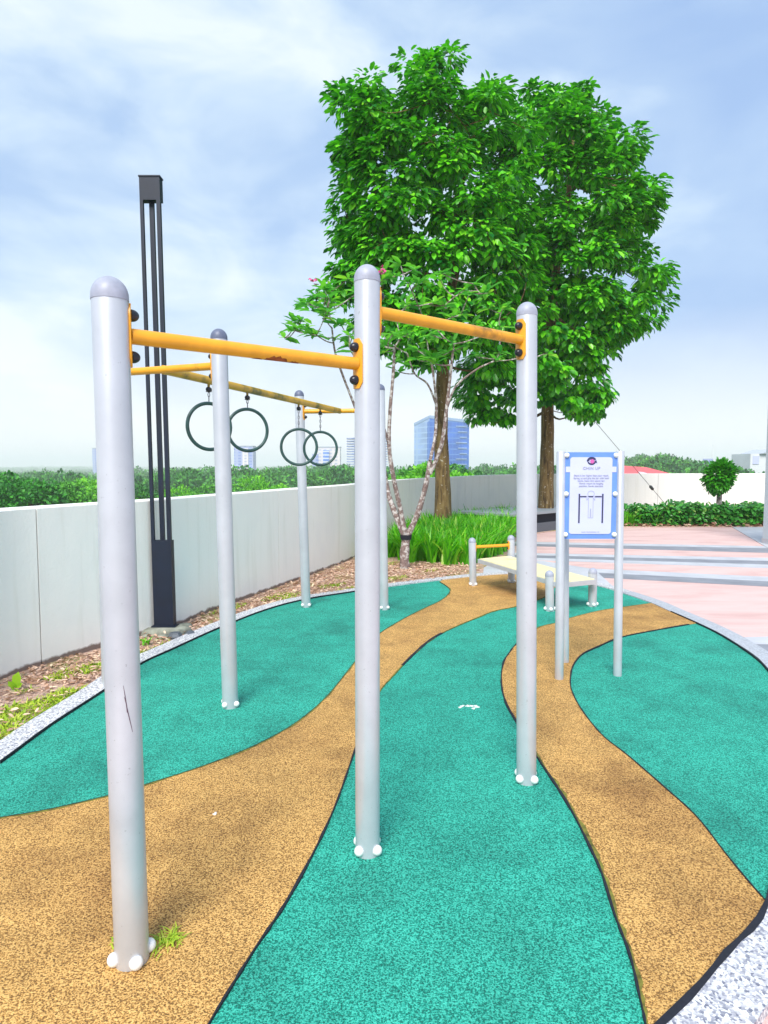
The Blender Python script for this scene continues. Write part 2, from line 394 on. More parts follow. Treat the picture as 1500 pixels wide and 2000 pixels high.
# many leaves in one numpy mesh
LEAF_T = np.array([(0, 0, 0), (.25, .38, .05), (.70, .42, .0), (1, 0, -.14), (.70, -.42, .0), (.25, -.38, .05), (.5, 0, -.03)])
LEAF_F = np.array([(0, 1, 6), (1, 2, 6), (2, 3, 6), (3, 4, 6), (4, 5, 6), (5, 0, 6)])
def leaves(name, pos, d, nrm, L, Wd, org=(0, 0, 0), tmpl=LEAF_T, face=LEAF_F):
    d = unit(d); nrm = unit(nrm - d * np.sum(nrm * d, axis=1, keepdims=True)); s = np.cross(d, nrm)
    n = len(pos); k = len(tmpl)
    v = pos[:, None, :] + d[:, None, :] * (tmpl[None, :, 0:1] * L[:, None, None]) + s[:, None, :] * (tmpl[None, :, 1:2] * Wd[:, None, None]) + nrm[:, None, :] * (tmpl[None, :, 2:3] * L[:, None, None])
    v = (v - np.asarray(org)).reshape(-1, 3)
    f = (face[None] + (np.arange(n) * k)[:, None, None]).reshape(-1, face.shape[1])
    return rawmesh(name, v, f)
def rawmesh(name, v, f):
    m = bpy.data.meshes.new(name); nf, c = f.shape
    m.vertices.add(len(v)); m.vertices.foreach_set('co', v.astype(np.float32).ravel())
    m.loops.add(nf * c); m.loops.foreach_set('vertex_index', f.astype(np.int32).ravel())
    m.polygons.add(nf); m.polygons.foreach_set('loop_start', np.arange(0, nf * c, c, dtype=np.int32))
    m.update(calc_edges=True); m.validate(); return m
def inpoly(P, poly):
    x, y = P[:, 0], P[:, 1]; q = np.asarray(poly)[:, :2]; r = np.zeros(len(P), bool); n = len(q)
    for i in range(n):
        x1, y1 = q[i]; x2, y2 = q[(i + 1) % n]
        c = ((y1 > y) != (y2 > y)) & (x < (x2 - x1) * (y - y1) / (y2 - y1 + 1e-12) + x1); r ^= c
    return r
def edist(P, poly):
    q = np.asarray(poly, float)[:, :2]; n = len(q); best = np.full(len(P), 1e9)
    for i in range(n):
        a, b = q[i], q[(i + 1) % n]; ab = b - a; t = np.clip(((P - a) @ ab) / (ab @ ab + 1e-12), 0, 1)
        best = np.minimum(best, np.linalg.norm(P - (a + t[:, None] * ab), axis=1))
    return best
def scatter(poly, n):
    q = np.asarray(poly)[:, :2]; lo, hi = q.min(0), q.max(0); o = np.zeros((0, 2))
    while len(o) < n:
        c = rng.uniform(lo, hi, (n * 2, 2)); o = np.concatenate([o, c[inpoly(c, q)]])
    return o[:n]

# ------------------------------------------------------------------ setting: ground, paving, rubber pad
GZ = -14.0
gm = MB()
xs = np.concatenate([np.linspace(-5000, -500, 12), np.linspace(-400, 400, 9), np.linspace(500, 5000, 12)])
ys = np.concatenate([[-600, -100], np.linspace(10, 1200, 10), np.linspace(1500, 4400, 16)])
def hill(x, y):
    if y < 1200: return GZ
    k = min(1, (y - 1200) / 1200.); k = k * k * (3 - 2 * k)
    lft = 1 / (1 + math.exp((x / max(y, 1) + 0.20) * 14))
    return GZ + k * (3 + 9 * lft + 5 * math.sin(x * .0021 + 1.3) + 4 * math.sin(x * .0057 + y * .001) + 4 * math.sin(y * .003 + x * .0009))
vv = [(x, y, hill(x, y)) for y in ys for x in xs]; nx = len(xs)
gm.add(vv, [(j * nx + i, j * nx + i + 1, (j + 1) * nx + i + 1, (j + 1) * nx + i) for j in range(len(ys) - 1) for i in range(nx - 1)])
struct('ground', gm, M['terrain'], smooth=True)

# parapet wall line (inner face), from behind-left round to the right
WALL = [(-2.2, -6.0), (-2.9, -2.5), (-3.15, 1.0), (-3.08, 3.2), tuple(G(0, 1332)[:2]), tuple(G(90, 1300)[:2]), tuple(G(207, 1265)[:2]), tuple(G(340, 1225)[:2]),
        tuple(G(430, 1190)[:2]), tuple(G(580, 1135)[:2]), tuple(G(690, 1092)[:2]), (0.10, 14.4), (1.95, 18.3), (4.6, 20.6), (8.2, 21.2), (13.5, 21.4), (24.0, 21.6)]
WL = catmull(WALL, k=12); WLn = [np.linalg.norm(WL[i + 1] - WL[i]) for i in range(len(WL) - 1)]; WLs = np.concatenate([[0], np.cumsum(WLn)])
WLa = np.array(WL)
def wallpt(s): return np.array([np.interp(s, WLs, WLa[:, 0]), np.interp(s, WLs, WLa[:, 1])])
def walltop(p):
    y = p[1]; return float(np.interp(y, [4, 6, 9, 11.3, 14.4, 18.3, 20.6, 21.3], [1.285, 1.30, 1.32, 1.325, 1.33, 1.36, 1.42, 1.435]))
ws = lambda p: WLs[np.argmin(np.linalg.norm(WLa - np.asarray(p)[:2], axis=1))]
s_j = ws(G(84, 1302)); s_k = ws(G(548, 1147)); step = s_k - s_j
plaza = [tuple(q) for q in WLa] + [(24, -6)]
struct('pavement', MB().prism(plaza, -0.6, 0.0), M['pave'])

# pad outline
PADpx = [(0, 1492), (100, 1418), (207, 1348), (272, 1300), (340, 1268), (428, 1228), (520, 1192), (600, 1171), (695, 1156), (755, 1147), (850, 1135), (924, 1127), (1000, 1122), (1080, 1128), (1168, 1145), (1215, 1159), (1270, 1178), (1310, 1196), (1360, 1218), (1410, 1243), (1470, 1282), (1500, 1311)]
PZ = 0.02
PAD = [G(a, b, PZ)[:2] for a, b in PADpx] + [np.array(q) for q in [(2.86, 4.5), (2.6, 4.0), (2.27, 3.45), (1.87, 2.9)]] + [G(1500, 1765, PZ)[:2], G(1420, 1868, PZ)[:2], G(1300, 2000, PZ)[:2]] + [np.array(q) for q in [(0.2, 1.32), (-.6, .95), (-1.4, .95), (-1.93, 1.45), (-2.06, 2.2), (-2.09, 2.9)]]
PADs = catmull(PAD, closed=True, k=4)
struct('rubber_floor', MB().prism([tuple(q) for q in PADs], 0.002, PZ), M['teal'])
# make the outward side explicit
ar = sum(PADs[i][0] * PADs[(i + 1) % len(PADs)][1] - PADs[(i + 1) % len(PADs)][0] * PADs[i][1] for i in range(len(PADs)))
sgn = 1 if ar < 0 else -1      # left of travel is outward when clockwise
loop = PADs + [PADs[0]]
ka, kz = 15 * 4, len(PADpx) * 4 + 12
struct('kerb', MB().ribbon(loop[:ka + 1], 0.16, 0.0, 0.036, side=sgn), M['kerb'])
struct('kerb', MB().ribbon(loop[ka:kz + 1], 0.17, 0.0, 0.034, side=sgn), M['kerb_grey'])
struct('kerb', MB().ribbon(loop[kz:], 0.16, 0.0, 0.036, side=sgn), M['kerb'])

def px_poly(L, z): return [G(a, b, z)[:2] for a, b in L]
OZ = 0.025
L1 = [(-250, 1640), (-100, 1612), (0, 1597), (100, 1580), (215, 1553), (285, 1532), (400, 1495), (500, 1455), (580, 1410), (640, 1358), (690, 1296), (716, 1262), (743, 1236), (780, 1213), (820, 1192), (860, 1173), (877, 1158), (876, 1148), (858, 1136)]
R1 = [(1092, 1128), (1088, 1142), (1065, 1164), (1049, 1171), (1009, 1184), (966, 1193), (937, 1204), (880, 1228), (840, 1250), (800, 1285), (765, 1322), (740, 1352), (716, 1402), (694, 1462), (660, 1560), (620, 1650), (560, 1760), (500, 1850), (450, 1930), (408, 2000), (350, 2110), (300, 2220)]
a1 = catmull(px_poly(L1, OZ), k=5); b1 = catmull(px_poly(R1, OZ), k=5)
top1 = [G(a, b, OZ)[:2] for a, b in [(868, 1131), (924, 1125), (1000, 1120), (1060, 1122)]]
poly1 = a1 + top1 + b1 + [np.array((-1.3, 1.02)), np.array((-1.9, 1.5)), np.array((-2.12, 2.3))]
struct('rubber_path', MB().prism([tuple(q) for q in poly1], 0.004, OZ), M['orange'])
L2 = [(1272, 1178), (1230, 1184), (1170, 1193), (1110, 1208), (1084, 1217), (1049, 1227), (1010, 1257), (995, 1275), (983, 1295), (979, 1330), (987, 1370), (1010, 1412), (1048, 1477), (1090, 1540), (1120, 1590), (1150, 1650), (1175, 1705), (1200, 1785), (1230, 1865), (1250, 1950), (1261, 2000), (1270, 2040)]
R2 = [(1497, 1762), (1460, 1720), (1415, 1665), (1360, 1595), (1300, 1540), (1225, 1475), (1175, 1435), (1135, 1385), (1117, 1350), (1114, 1328), (1119, 1301), (1137, 1278), (1170, 1262), (1215, 1244), (1290, 1229), (1359, 1217)]
a2 = catmull(px_poly(L2, OZ), k=5); b2 = catmull(px_poly(R2, OZ), k=5)
bot2 = [G(a, b, OZ)[:2] for a, b in [(1300, 2005), (1420, 1872)]]
poly2 = a2 + bot2 + b2
struct('rubber_path', MB().prism([tuple(q) for q in poly2], 0.004, OZ + 0.001), M['orange'])
# worn black edges of the cut rubber
se = MB()
def wid(n, w0, w1, j=.25): return [max(.002, (w0 + (w1 - w0) * i / (n - 1)) * (1 + random.uniform(-j, j))) for i in range(n)]
bi = [i for i, q in enumerate(b1)]
nb = len(b1); se.ribbon(b1[int(nb * .58):], wid(nb - int(nb * .58), .010, .006, .5), 0.004, OZ + .004, 0)
se.ribbon(b1[int(nb * .35):int(nb * .46)], wid(int(nb * .46) - int(nb * .35), .022, .018), 0.004, OZ + .004, 0)
se.ribbon(a1, wid(len(a1), .003, .004, .7), 0.004, OZ + .003, 0)
na = len(a2); se.ribbon(a2[int(na * .26):], wid(na - int(na * .26), .012, .005, .5), 0.004, OZ + .005, 0)
nb2 = len(b2); se.ribbon(b2[:int(nb2 * .99)], wid(int(nb2 * .99), .004, .011, .5), 0.004, OZ + .005, 0)
i0 = len(PADpx) * 4 + 4 * 4 - 2; se.ribbon(PADs[i0:i0 + 15], wid(15, .018, .018, .3), 0.004, 0.038, 0)
se.ribbon(PADs[17 * 4:len(PADpx) * 4 + 14], wid(len(PADpx) * 4 + 14 - 68, .006, .022, .3), 0.004, 0.038, 0)
se.ribbon(PADs[:9 * 4], wid(36, .006, .005, .4), 0.004, 0.038, 0)
struct('rubber_edge', se, M['seam'])
ye = MB()
ye.ribbon(b1[int(nb * .10):int(nb * .58)], wid(int(nb * .58) - int(nb * .10), .014, .009, .6), 0.004, OZ + .0025, .6)
ye.ribbon(a1, wid(len(a1), .012, .014, .6), 0.004, OZ + .0015, -.8)
ye.ribbon(a2[:int(na * .3)], wid(int(na * .3), .012, .014, .6), 0.004, OZ + .0025, 0)
ye.ribbon(a2[int(na * .55):], wid(na - int(na * .55), .016, .010, .6), 0.004, OZ + .0025, 1.2)
struct('rubber_edge', ye, M['seam_teal'])

# paving bands
def band(y0l, y1l, y0r, y1r, z, m, xl=1008, xr=1500):
    q = [G(xl, y0l)[:2], G(xr, y0r)[:2], G(xr, y1r)[:2], G(xl, y1l)[:2]]
    d = (q[1] - q[0]); e2 = (q[2] - q[3])
    p_ = [q[0] - d * .12, q[1] + d * 1.6, q[2] + e2 * 1.6, q[3] - e2 * .12]
    struct('paving_band', MB().prism([tuple(a) for a in p_], 0.001, z), M[m])
band(1058, 1062, 1067, 1071, .004, 'band_light'); band(1062, 1066, 1071, 1080, .004, 'band_dark')
band(1080, 1084, 1090, 1096, .004, 'band_light'); band(1084, 1089, 1096, 1103, .004, 'band_dark'); band(1089, 1093, 1103, 1110, .004, 'band_light')
band(1106, 1113, 1127, 1136, .004, 'band_light', 1050); band(1113, 1122, 1136, 1146, .004, 'band_dark', 1050)
struct('paving_band', MB().prism([tuple(G(a, b)[:2]) for a, b in [(1430, 1030), (1600, 1030), (1800, 1300), (1700, 1260), (1500, 1071)]], 0.001, 0.012), M['band_light'])
struct('paving_band', MB().prism([tuple(G(a, b)[:2]) for a, b in [(1395, 1247), (1500, 1244), (1640, 1243), (1640, 1262), (1500, 1259), (1425, 1258)]], 0.001, 0.005), M['band_light'])
struct('paving_band', MB().prism([tuple(G(a, b)[:2]) for a, b in [(1425, 1258.5), (1500, 1259.5), (1640, 1262.5), (1700, 1340), (1530, 1345)]], 0.001, 0.005), M['band_dark'])
struct('paving_band', MB().prism([tuple(G(a, b)[:2]) for a, b in [(945, 1123), (938, 1112), (985, 1092), (1060, 1096), (1160, 1112), (1200, 1148), (1100, 1128)]], 0.001, 0.006), M['band_light'])

# planting bed between wall and pad
kerb_out = [q for q in PADs[:12 * 4 - 2]]
back_wall = [WLa[i] for i in range(len(WLa)) if 0.5 < WLs[i] and WLs[i] < ws((8.2, 21.2)) + 12]
bedtail = [np.array((17.0, 17.9)), G(1225, 1030)[:2], G(1100, 1031)[:2], G(1090, 1036)[:2], G(1000, 1050)[:2], G(990, 1085)[:2], G(945, 1108)[:2]]
bed = [np.array((-2.3, .9)), np.array((-2.62, 2.1))] + [q for q in kerb_out] + bedtail[::-1] + back_wall[::-1]
bmb = MB().prism([tuple(q) for q in bed], 0.001, 0.014)
struct('soil_bed', bmb, M['soil'])
strip = [np.array((-2.6, 1.2)), np.array((-2.62, 2.4))] + [np.array(PADs[i]) + np.array((-.17, .03)) for i in range(0, 44)] + [G(930, 1118)[:2], G(940, 1108)[:2], G(880, 1106)[:2], G(800, 1100)[:2], G(720, 1098)[:2]] + [WLa[i] + np.array((.05, 0)) for i in range(len(WLa))[::-1] if 1.0 < WLa[i][1] < 11.3]
# dry leaf litter and grass
pp = scatter(strip, 12000); n = len(pp)
nearw = np.linalg.norm(pp[:, None] - WLa[None, ::6], axis=2).min(1)
keep = rng.random(n) < np.where(pp[:, 1] < 4.6, .45, 1.0); pp = pp[keep]; n = len(pp)
pos = np.c_[pp, rng.uniform(.016, .045, n)]
d = np.c_[rng.normal(size=(n, 2)), rng.uniform(-.25, .3, n)]; nr = np.c_[rng.normal(0, .5, (n, 2)), np.ones(n)]
L = rng.uniform(.02, .065, n); me = leaves('leaf_litter', pos, d, nr, L, L * rng.uniform(.25, .5, n))
tag(link('leaf_litter', me, M['litter'], smooth=False), 'dry brown fallen leaves on the soil strip beside the wall', 'leaf litter', kind='stuff')
def blades(P, h, w, lean, segs=4, bend=.9):
    """arching strap blades; returns verts, faces"""
    n = len(P); a = rng.uniform(0, 2 * np.pi, n); out_ = np.c_[np.cos(a), np.sin(a), np.zeros(n)]; side = np.c_[-np.sin(a), np.cos(a), np.zeros(n)]
    V = []; ts = np.linspace(0, 1, segs + 1)
    for i, t in enumerate(ts):
        r = lean * (t * .55 + bend * t ** 2.6 * .8); z = h * (t - .32 * bend * lean / np.maximum(h, .01) * t ** 3.4)
        c = P + out_ * r[:, None] + np.c_[np.zeros((n, 2)), z]
        ww = w * (1 - t ** 2.2) * .5 + .0008
        V += [c - side * ww[:, None], c + side * ww[:, None]]
    V = np.stack(V, 1); k = V.shape[1]
    f = np.array([(2 * i, 2 * i + 1, 2 * i + 3, 2 * i + 2) for i in range(segs)])
    return V.reshape(-1, 3), (f[None] + (np.arange(n) * k)[:, None, None]).reshape(-1, 4)
pp = scatter(strip, 60000); 
def nfield(p, s, o): return np.sin(p[:, 0] * s + o) * np.cos(p[:, 1] * s * .9 + o * 2) + .6 * np.sin(p[:, 0] * s * 2.3 - p[:, 1] * s * 1.7 + o)
kd = edist(pp, [tuple(q) for q in kerb_out] + [tuple(q) for q in kerb_out][::-1])
gf = nfield(pp, 5.0, 1.3) + np.where(pp[:, 1] < 4.5, 1.6, 0) * (kd < .62) + (kd < .25) * .5 - (kd > .6) * .5
pp = pp[(gf > .72) & (rng.random(len(pp)) < .75)]; n = len(pp)
v, f = blades(np.c_[pp, np.full(n, .012)], rng.uniform(.012, .045, n), rng.uniform(.006, .012, n), rng.uniform(.015, .05, n), 2)
tag(link('grass', rawmesh('grass', v, f), M['lawn'], smooth=False), 'yellow green low grass on the soil strip along the kerb', 'grass', kind='stuff')

# parapet panels
pw = thing('parapet_wall', 'long curved white parapet wall of tall panels behind the equipment', 'wall', (*wallpt(s_j), 0))
s0 = s_j - 4 * step
k = 0
while s0 + k * step < WLs[-1]:
    a, b = max(0.01, s0 + k * step + .006), min(WLs[-1], s0 + (k + 1) * step - .006)
    k += 1
    if b <= a + .1: continue
    ss = np.linspace(a, b, 26); vi = []; 
    for s in ss:
        p0 = wallpt(s); t = unit(wallpt(min(s + .05, WLs[-1])) - wallpt(max(s - .05, 0))); nn = np.array([-t[1], t[0]])
        h = walltop(p0)
        for off, z in ((0.0, -.6), (0.0, h - .012), (.012, h), (.168, h), (.18, h - .012), (.18, -.6)): vi.append((*(p0 + nn * off), z))
    f = []; c = 6
    for i in range(len(ss) - 1):
        for j in range(c - 1): f.append((i * c + j, i * c + j + 1, (i + 1) * c + j + 1, (i + 1) * c + j))
    f += [tuple(range(c)), tuple(range((len(ss) - 1) * c, len(ss) * c))[::-1]]
    part('panel', MB().add(vi, f), M['wall'], pw, smooth=True)

# column at the right edge
cx0 = D(1489, 1066, 13.6)[0]
cl = thing('building_column', 'pale grey square column at the right edge of the plaza', 'column', (cx0 + .35, 13.2, 0))
part('shaft', MB().box((cx0, 12.9, 0), (cx0 + .7, 13.6, 12.0)), M['pillar'], cl, smooth=False)
part('base', MB().box((cx0 - .015, 12.885, 0), (cx0 + .715, 13.615, .12)), M['band_light'], cl, smooth=False)

# ------------------------------------------------------------------ exercise frames
PR = 0.048
bolt_me = MB().dome((0, 0, 0), (0, 0, 1), .0185, .017, 16, 6, skirt=.012).mesh('bolt'); bolt_me.materials.append(M['whitecap'])
bbolt_me = MB().dome((0, 0, 0), (0, 0, 1), .019, .024, 16, 6, skirt=.004).mesh('bolt'); bbolt_me.materials.append(M['blackcap'])
for b_ in (bolt_me, bbolt_me): b_.polygons.foreach_set('use_smooth', [True] * len(b_.polygons))
def post(parent, base, top, r=PR, ang0=35, nb=4, cap=True, caps=1.12, bz=.028, bscale=1.0, capm='cap'):
    """base, top: world points; top is the very top of the cap"""
    base = np.asarray(base); top = np.asarray(top); ax = unit(top - base); ch = r * caps
    q = top - ax * ch if cap else top
    o = part('post', MB().tube([base - ax * .02, base + ax * .001, q - ax * .004, q], [r, r, r, r * .985], 40), M['post'], parent)
    if cap:
        part('cap', MB().dome(q, ax, r * 1.03, ch, 32, 9, skirt=.012), M[capm], o)
    for i in range(nb):
        w = R(ang0 + 360 / nb * i); dirn = np.array([math.cos(w), math.sin(w), 0])
        inst('anchor_bolt', bolt_me, o, base + ax * bz + dirn * (r + .003), dirn + np.array([0, 0, .15]), bscale)
    return o, ax
def flange(parent, post_base, post_ax, r, z, towards, h=.19, bolt=True, name='flange', m='yellow'):
    """curved plate hugging a post at height z on the side facing `towards`"""
    c = np.asarray(post_base) + post_ax * (z - post_base[2]) / post_ax[2]
    dv = np.asarray(towards)[:2] - c[:2]; a0 = math.atan2(dv[1], dv[0]); v = []; nA = 9; half = .60
    zs = np.linspace(-h / 2, h / 2, 9)
    for zz in zs:
        k_ = (abs(zz) - (h / 2 - .02)) / .02; sh = half * (1 if k_ <= 0 else max(.55, math.sqrt(max(0, 1 - k_ * k_ * .7))))
        cc = c + post_ax * zz
        for i in range(nA):
            w = a0 - sh + 2 * sh * i / (nA - 1)
            v.append(cc + np.array([math.cos(w), math.sin(w), 0]) * (r + .006))
    n0 = len(v)
    for zz in zs:
        k_ = (abs(zz) - (h / 2 - .02)) / .02; sh = half * (1 if k_ <= 0 else max(.55, math.sqrt(max(0, 1 - k_ * k_ * .7))))
        cc = c + post_ax * zz
        for i in range(nA):
            w = a0 - sh + 2 * sh * i / (nA - 1); v.append(cc + np.array([math.cos(w), math.sin(w), 0]) * (r - .001))
    f = [(j * nA + i, j * nA + i + 1, (j + 1) * nA + i + 1, (j + 1) * nA + i) for j in range(8) for i in range(nA - 1)]
    edge = [i for i in range(nA)] + [j * nA + nA - 1 for j in range(1, 9)] + [8 * nA + i for i in range(nA - 2, -1, -1)] + [j * nA for j in range(7, 0, -1)]
    for i in range(len(edge)):
        a_, b_ = edge[i], edge[(i + 1) % len(edge)]; f.append((b_, a_, a_ + n0, b_ + n0))
    o = part(name, MB().add(v, f), M[m], parent)
    dirn = np.array([math.cos(a0), math.sin(a0), 0])
    if bolt:
        for s in (-1, 1):
            inst('flange_bolt', bbolt_me, o, c + post_ax * s * h * .33 + dirn * (r + .008), dirn, 1.0 if h > .15 else .6)
    return c + dirn * (r + .004)

def bpt(px, py): return G(px, py, PZ)
# front frame: three posts, two bars
P1, P2, P3 = bpt(258, 1876), bpt(718, 1664), bpt(1028, 1526)
T1, T2, T3 = D(213, 540, P1[1]), D(717, 517, P2[1]), D(1029, 590, P3[1])
fr = thing('pull_up_frame', 'nearest frame of three silver posts joined by two yellow pull-up bars', 'pull-up bars', (*P2[:2], PZ))
o1, A1 = post(fr, P1, T1, r=.0525, ang0=-55, bscale=1.15); o2, A2 = post(fr, P2, T2, r=.0500, ang0=-40, bscale=1.1); o3, A3 = post(fr, P3, T3, r=.0490, ang0=-52, bscale=1.1)
za = (D(250, 663, P1[1])[2] + D(695, 705, P2[1])[2]) / 2; zb = (D(748, 618, P2[1])[2] + D(1008, 656, P3[1])[2]) / 2

def bar(parent, pa, aa, ra, pb, ab, rb, z, r=.0235, h=.19, name='crossbar', m='yellow'):
    ca = flange(parent, pa, aa, ra, z, pb, h, m=m); cb = flange(parent, pb, ab, rb, z, pa, h, m=m)
    o = part(name, MB().tube([ca, cb], r, 24), M[m], parent); return ca, cb
bar(fr, P1, A1, .0525, P2, A2, .0500, za, .0240); bar(fr, P2, A2, .0500, P3, A3, .0490, zb, .0240)
rm_ = MB(); q0, q1 = P1 + A1 * (za - PZ), P2 + A2 * (za - PZ); dbar = unit(q1 - q0); mid_ = q0 + (q1 - q0) * .60
for j, (o_s, ln, w0, w1) in enumerate(((-.02, .10, 200, 330), (.05, .05, 215, 300), (-.09, .04, 230, 290))):
    sd_ = np.cross(dbar, [0, 0, 1.0]); v = []; nn, mm = 12, 10
    for i in range(nn + 1):
        u = i / nn * 2 - 1; hw_ = math.sqrt(max(0, 1 - u * u))
        for k in range(mm + 1):
            w = R((w0 + w1) / 2 + (k / mm * 2 - 1) * hw_ * (w1 - w0) / 2 * (1 + .15 * math.sin(i * 2.1)))
            v.append(mid_ + dbar * (o_s + u * ln / 2) + (sd_ * math.cos(w) + np.array([0, 0, 1.0]) * math.sin(w)) * (.0240 + .0004 + j * .0002))
    rm_.add(v, [(i * (mm + 1) + k, (i + 1) * (mm + 1) + k, (i + 1) * (mm + 1) + k + 1, i * (mm + 1) + k + 1) for i in range(nn) for k in range(mm)])
nearbar = [c for c in fr.children if c.name.startswith('crossbar')][0]
part('rust_stain', rm_, simple('rust_stain', (0.30, 0.07, 0.015), .7, var=.6, scale=40), nearbar)
# scratches on the nearest post
sm = MB()
c0 = P1 + A1 * ((1.6 - (1360 - 915) / F * 2.06) - PZ); 
def onpost(hh, w): return P1 + A1 * hh + np.array([math.cos(w), math.sin(w), 0]) * .0530
for pts in ([(.92, -1.15), (.89, -1.08), (.85, -1.0), (.81, -.86), (.77, -.72)], [(.885, -1.12), (.86, -1.02), (.835, -.98)]):
    sm.tube([onpost(hh, w) for hh, w in pts], [.0006, .0012, .0016, .0014, .0006][:len(pts)], 6)
part('scratch', sm, M['scratch'], o1)

# back frame with the rings
B1, B2, C1, C2 = bpt(214, 1345), bpt(450, 1380), bpt(598, 1185), bpt(750, 1190)
TB1, TB2, TC1, TC2 = D(199, 670, B1[1]), D(427, 642, B2[1]), D(584, 762, C1[1]), D(742, 750, C2[1])
rf = thing('ring_frame', 'four silver posts carrying weathered yellow bars with hanging rings', 'ring frame', (*((B2 + C1) / 2)[:2], PZ))
rb_ = .052
pr = []
for (b_, t_, a_) in ((B1, TB1, 40), (B2, TB2, -28), (C1, TC1, -40), (C2, TC2, -32)):
    pr.append(post(rf, b_, t_, r=rb_, ang0=a_, capm='cap_dark'))
zc = (D(411, 719, B2[1])[2] + D(690, 799, C2[1])[2] + .02) / 2
ca, cb = bar(rf, B1, pr[0][1], rb_, B2, pr[1][1], rb_, zc + .0, .025)
cc, cd = bar(rf, C1, pr[2][1], rb_, C2, pr[3][1], rb_, zc - .02, .025)
mB, mC = ca * .46 + cb * .54, (cc + cd) / 2
part('beam', MB().tube([mB, mC], .030, 24), M['yellow2'], rf)
ringdef = [(409, 833, 40, 94, 'ring nearest the camera, half hidden behind a silver post'), (484, 840, 33, 86, 'second ring from the camera, just right of the tall silver post'),
           (584, 873, 5, 73, 'ring hanging in front of the far slim post, on a thin chain'), (626, 876, 14, 69, 'ring farthest along the beam, in front of the small coloured building')]
for px, py, rot, dia, lab in ringdef:
    # depth where the beam crosses this bearing
    k = (px - 750) / F; dd = mC - mB; yy = lambda t: mB[1] + dd[1] * t
    t = (k * mB[1] * 1.0 - mB[0]) / (dd[0] - k * dd[1])
    # small correction for the pitch of the lens
    for _ in range(3):
        hp = mB + dd * t; kk = ray(px, py)[0] / ray(px, py)[1]; t = (kk * mB[1] - mB[0]) / (dd[0] - kk * dd[1])
    hp = mB + dd * t; rc = D(px, py, hp[1]); Rr_ = .171
    g = thing('gymnastic_ring', 'green-grey gymnastic ' + lab, 'gymnastic ring', tuple(hp), 'rings hanging from the beam')
    g['label'] = 'green-grey ' + lab
    axr = np.array([math.sin(R(rot)), -math.cos(R(rot)), 0])
    rc = np.array([hp[0], hp[1], rc[2]])
    part('ring', MB().torus(rc, axr, Rr_, .0135, 64, 12), M['ring'], g)
    topz = rc[2] + Rr_
    hg = MB(); hg.tube([hp - np.array([0, 0, .025]), hp - np.array([0, 0, .075])], .010, 10); part('hanger', hg, M['yellow2'], g)
    kn = MB(); kn.dome(hp - np.array([0, .012, .068]), (0, -1, 0), .020, .014, 14, 5, skirt=.03); part('bolt_cap', kn, M['blackcap'], g)
    ch = MB(); z1 = hp[2] - .085; zend = topz + .045; nl = max(1, int((z1 - zend) / .026))
    for i in range(nl):
        zc_ = z1 - (z1 - zend) * (i + .5) / nl; a = i % 2 * math.pi / 2
        e_ = [np.array([hp[0] + .007 * math.cos(w) * math.cos(a), hp[1] + .007 * math.cos(w) * math.sin(a), zc_ + .017 * math.sin(w)]) for w in np.linspace(0, 2 * math.pi, 13)]
        ch.tube(e_, .0032, 6)
    ch.tube([(hp[0] - .022, hp[1], z1 + .002), (hp[0] + .022, hp[1], z1 + .002)], .004, 8)
    ch.tube([(hp[0], hp[1], zend + .01), (hp[0], hp[1], topz)], .0045, 8)
    part('chain', ch, M['chain'], g)

# ------------------------------------------------------------------ sit-up bench
bn = [bpt(924, 1144), bpt(999, 1138), bpt(1074, 1193), bpt(1157, 1184)]
bt = [D(922, 1050, bn[0][1]), D(998, 1045, bn[1][1]), D(1073, 1114, bn[2][1]), D(1158, 1109, bn[3][1])]
be = thing('sit_up_bench', 'low yellow-topped exercise bench on four short silver posts', 'bench', (*(sum(bn) / 4)[:2], PZ))
bp = [post(be, b_, t_, r=.048, ang0=a_, bscale=1.1) for b_, t_, a_ in zip(bn, bt, (-48, -48, -90, -90))]
bar(be, bn[0], bp[0][1], .048, bn[1], bp[1][1], .048, .545, .021, .12)
q = [D(933, 1090, bn[0][1] - .08), D(992, 1086, bn[1][1] - .02), D(1166, 1129, bn[3][1] - .14), D(1092, 1135, bn[2][1] - .12)]
zt = [.395, .395, .35, .35]
q = [np.array([a[0], a[1], z]) for a, z in zip(q, zt)]
def slab(q, t, m, name, inset=0.0, dz=0.0):
    c = sum(q) / 4; P = [c + (a - c) * (1 - inset) for a in q]; up = np.array([0, 0, 1.0])
    v = [a + up * dz for a in P] + [a + up * (dz - t) for a in P]
    return part(name, MB().add(v, [(3, 2, 1, 0), (4, 5, 6, 7), (0, 1, 5, 4), (1, 2, 6, 5), (2, 3, 7, 6), (3, 0, 4, 7)]), m, be, smooth=False)
slab(q, .05, M['post'], 'frame_rail'); slab(q, .008, M['board'], 'board', .035, .0085)

# ------------------------------------------------------------------ sign
SY = G(1092, 1325, PZ)[1]
sb = [G(1092, 1327, PZ), G(1103.5, 1294, PZ), G(1206, 1319, PZ)]
sg = thing('exercise_sign', 'blue framed exercise instruction sign on slim silver posts', 'sign', (*((sb[0] + sb[2]) / 2)[:2], PZ))
st = [D(1095.5, 882, sb[0][1]), D(1103.5, 884, sb[1][1]), D(1211, 881, sb[2][1])]
for b_, t_ in zip(sb, st):
    ax = unit(t_ - b_); part('post', MB().tube([b_ - ax * .02, b_, t_ - ax * .003, t_], [.0315, .0315, .0315, .029], 24), M['post'], sg)
yP = min(sb[0][1], sb[2][1]) + .0
TL, TR, BL, BR = D(1102, 884, yP), D(1205, 884, yP), D(1101, 1053, yP), D(1203, 1050, yP)
cP = (TL + TR + BL + BR) / 4; pwid = np.linalg.norm(TR - TL); ph = np.linalg.norm(TL - BL); 
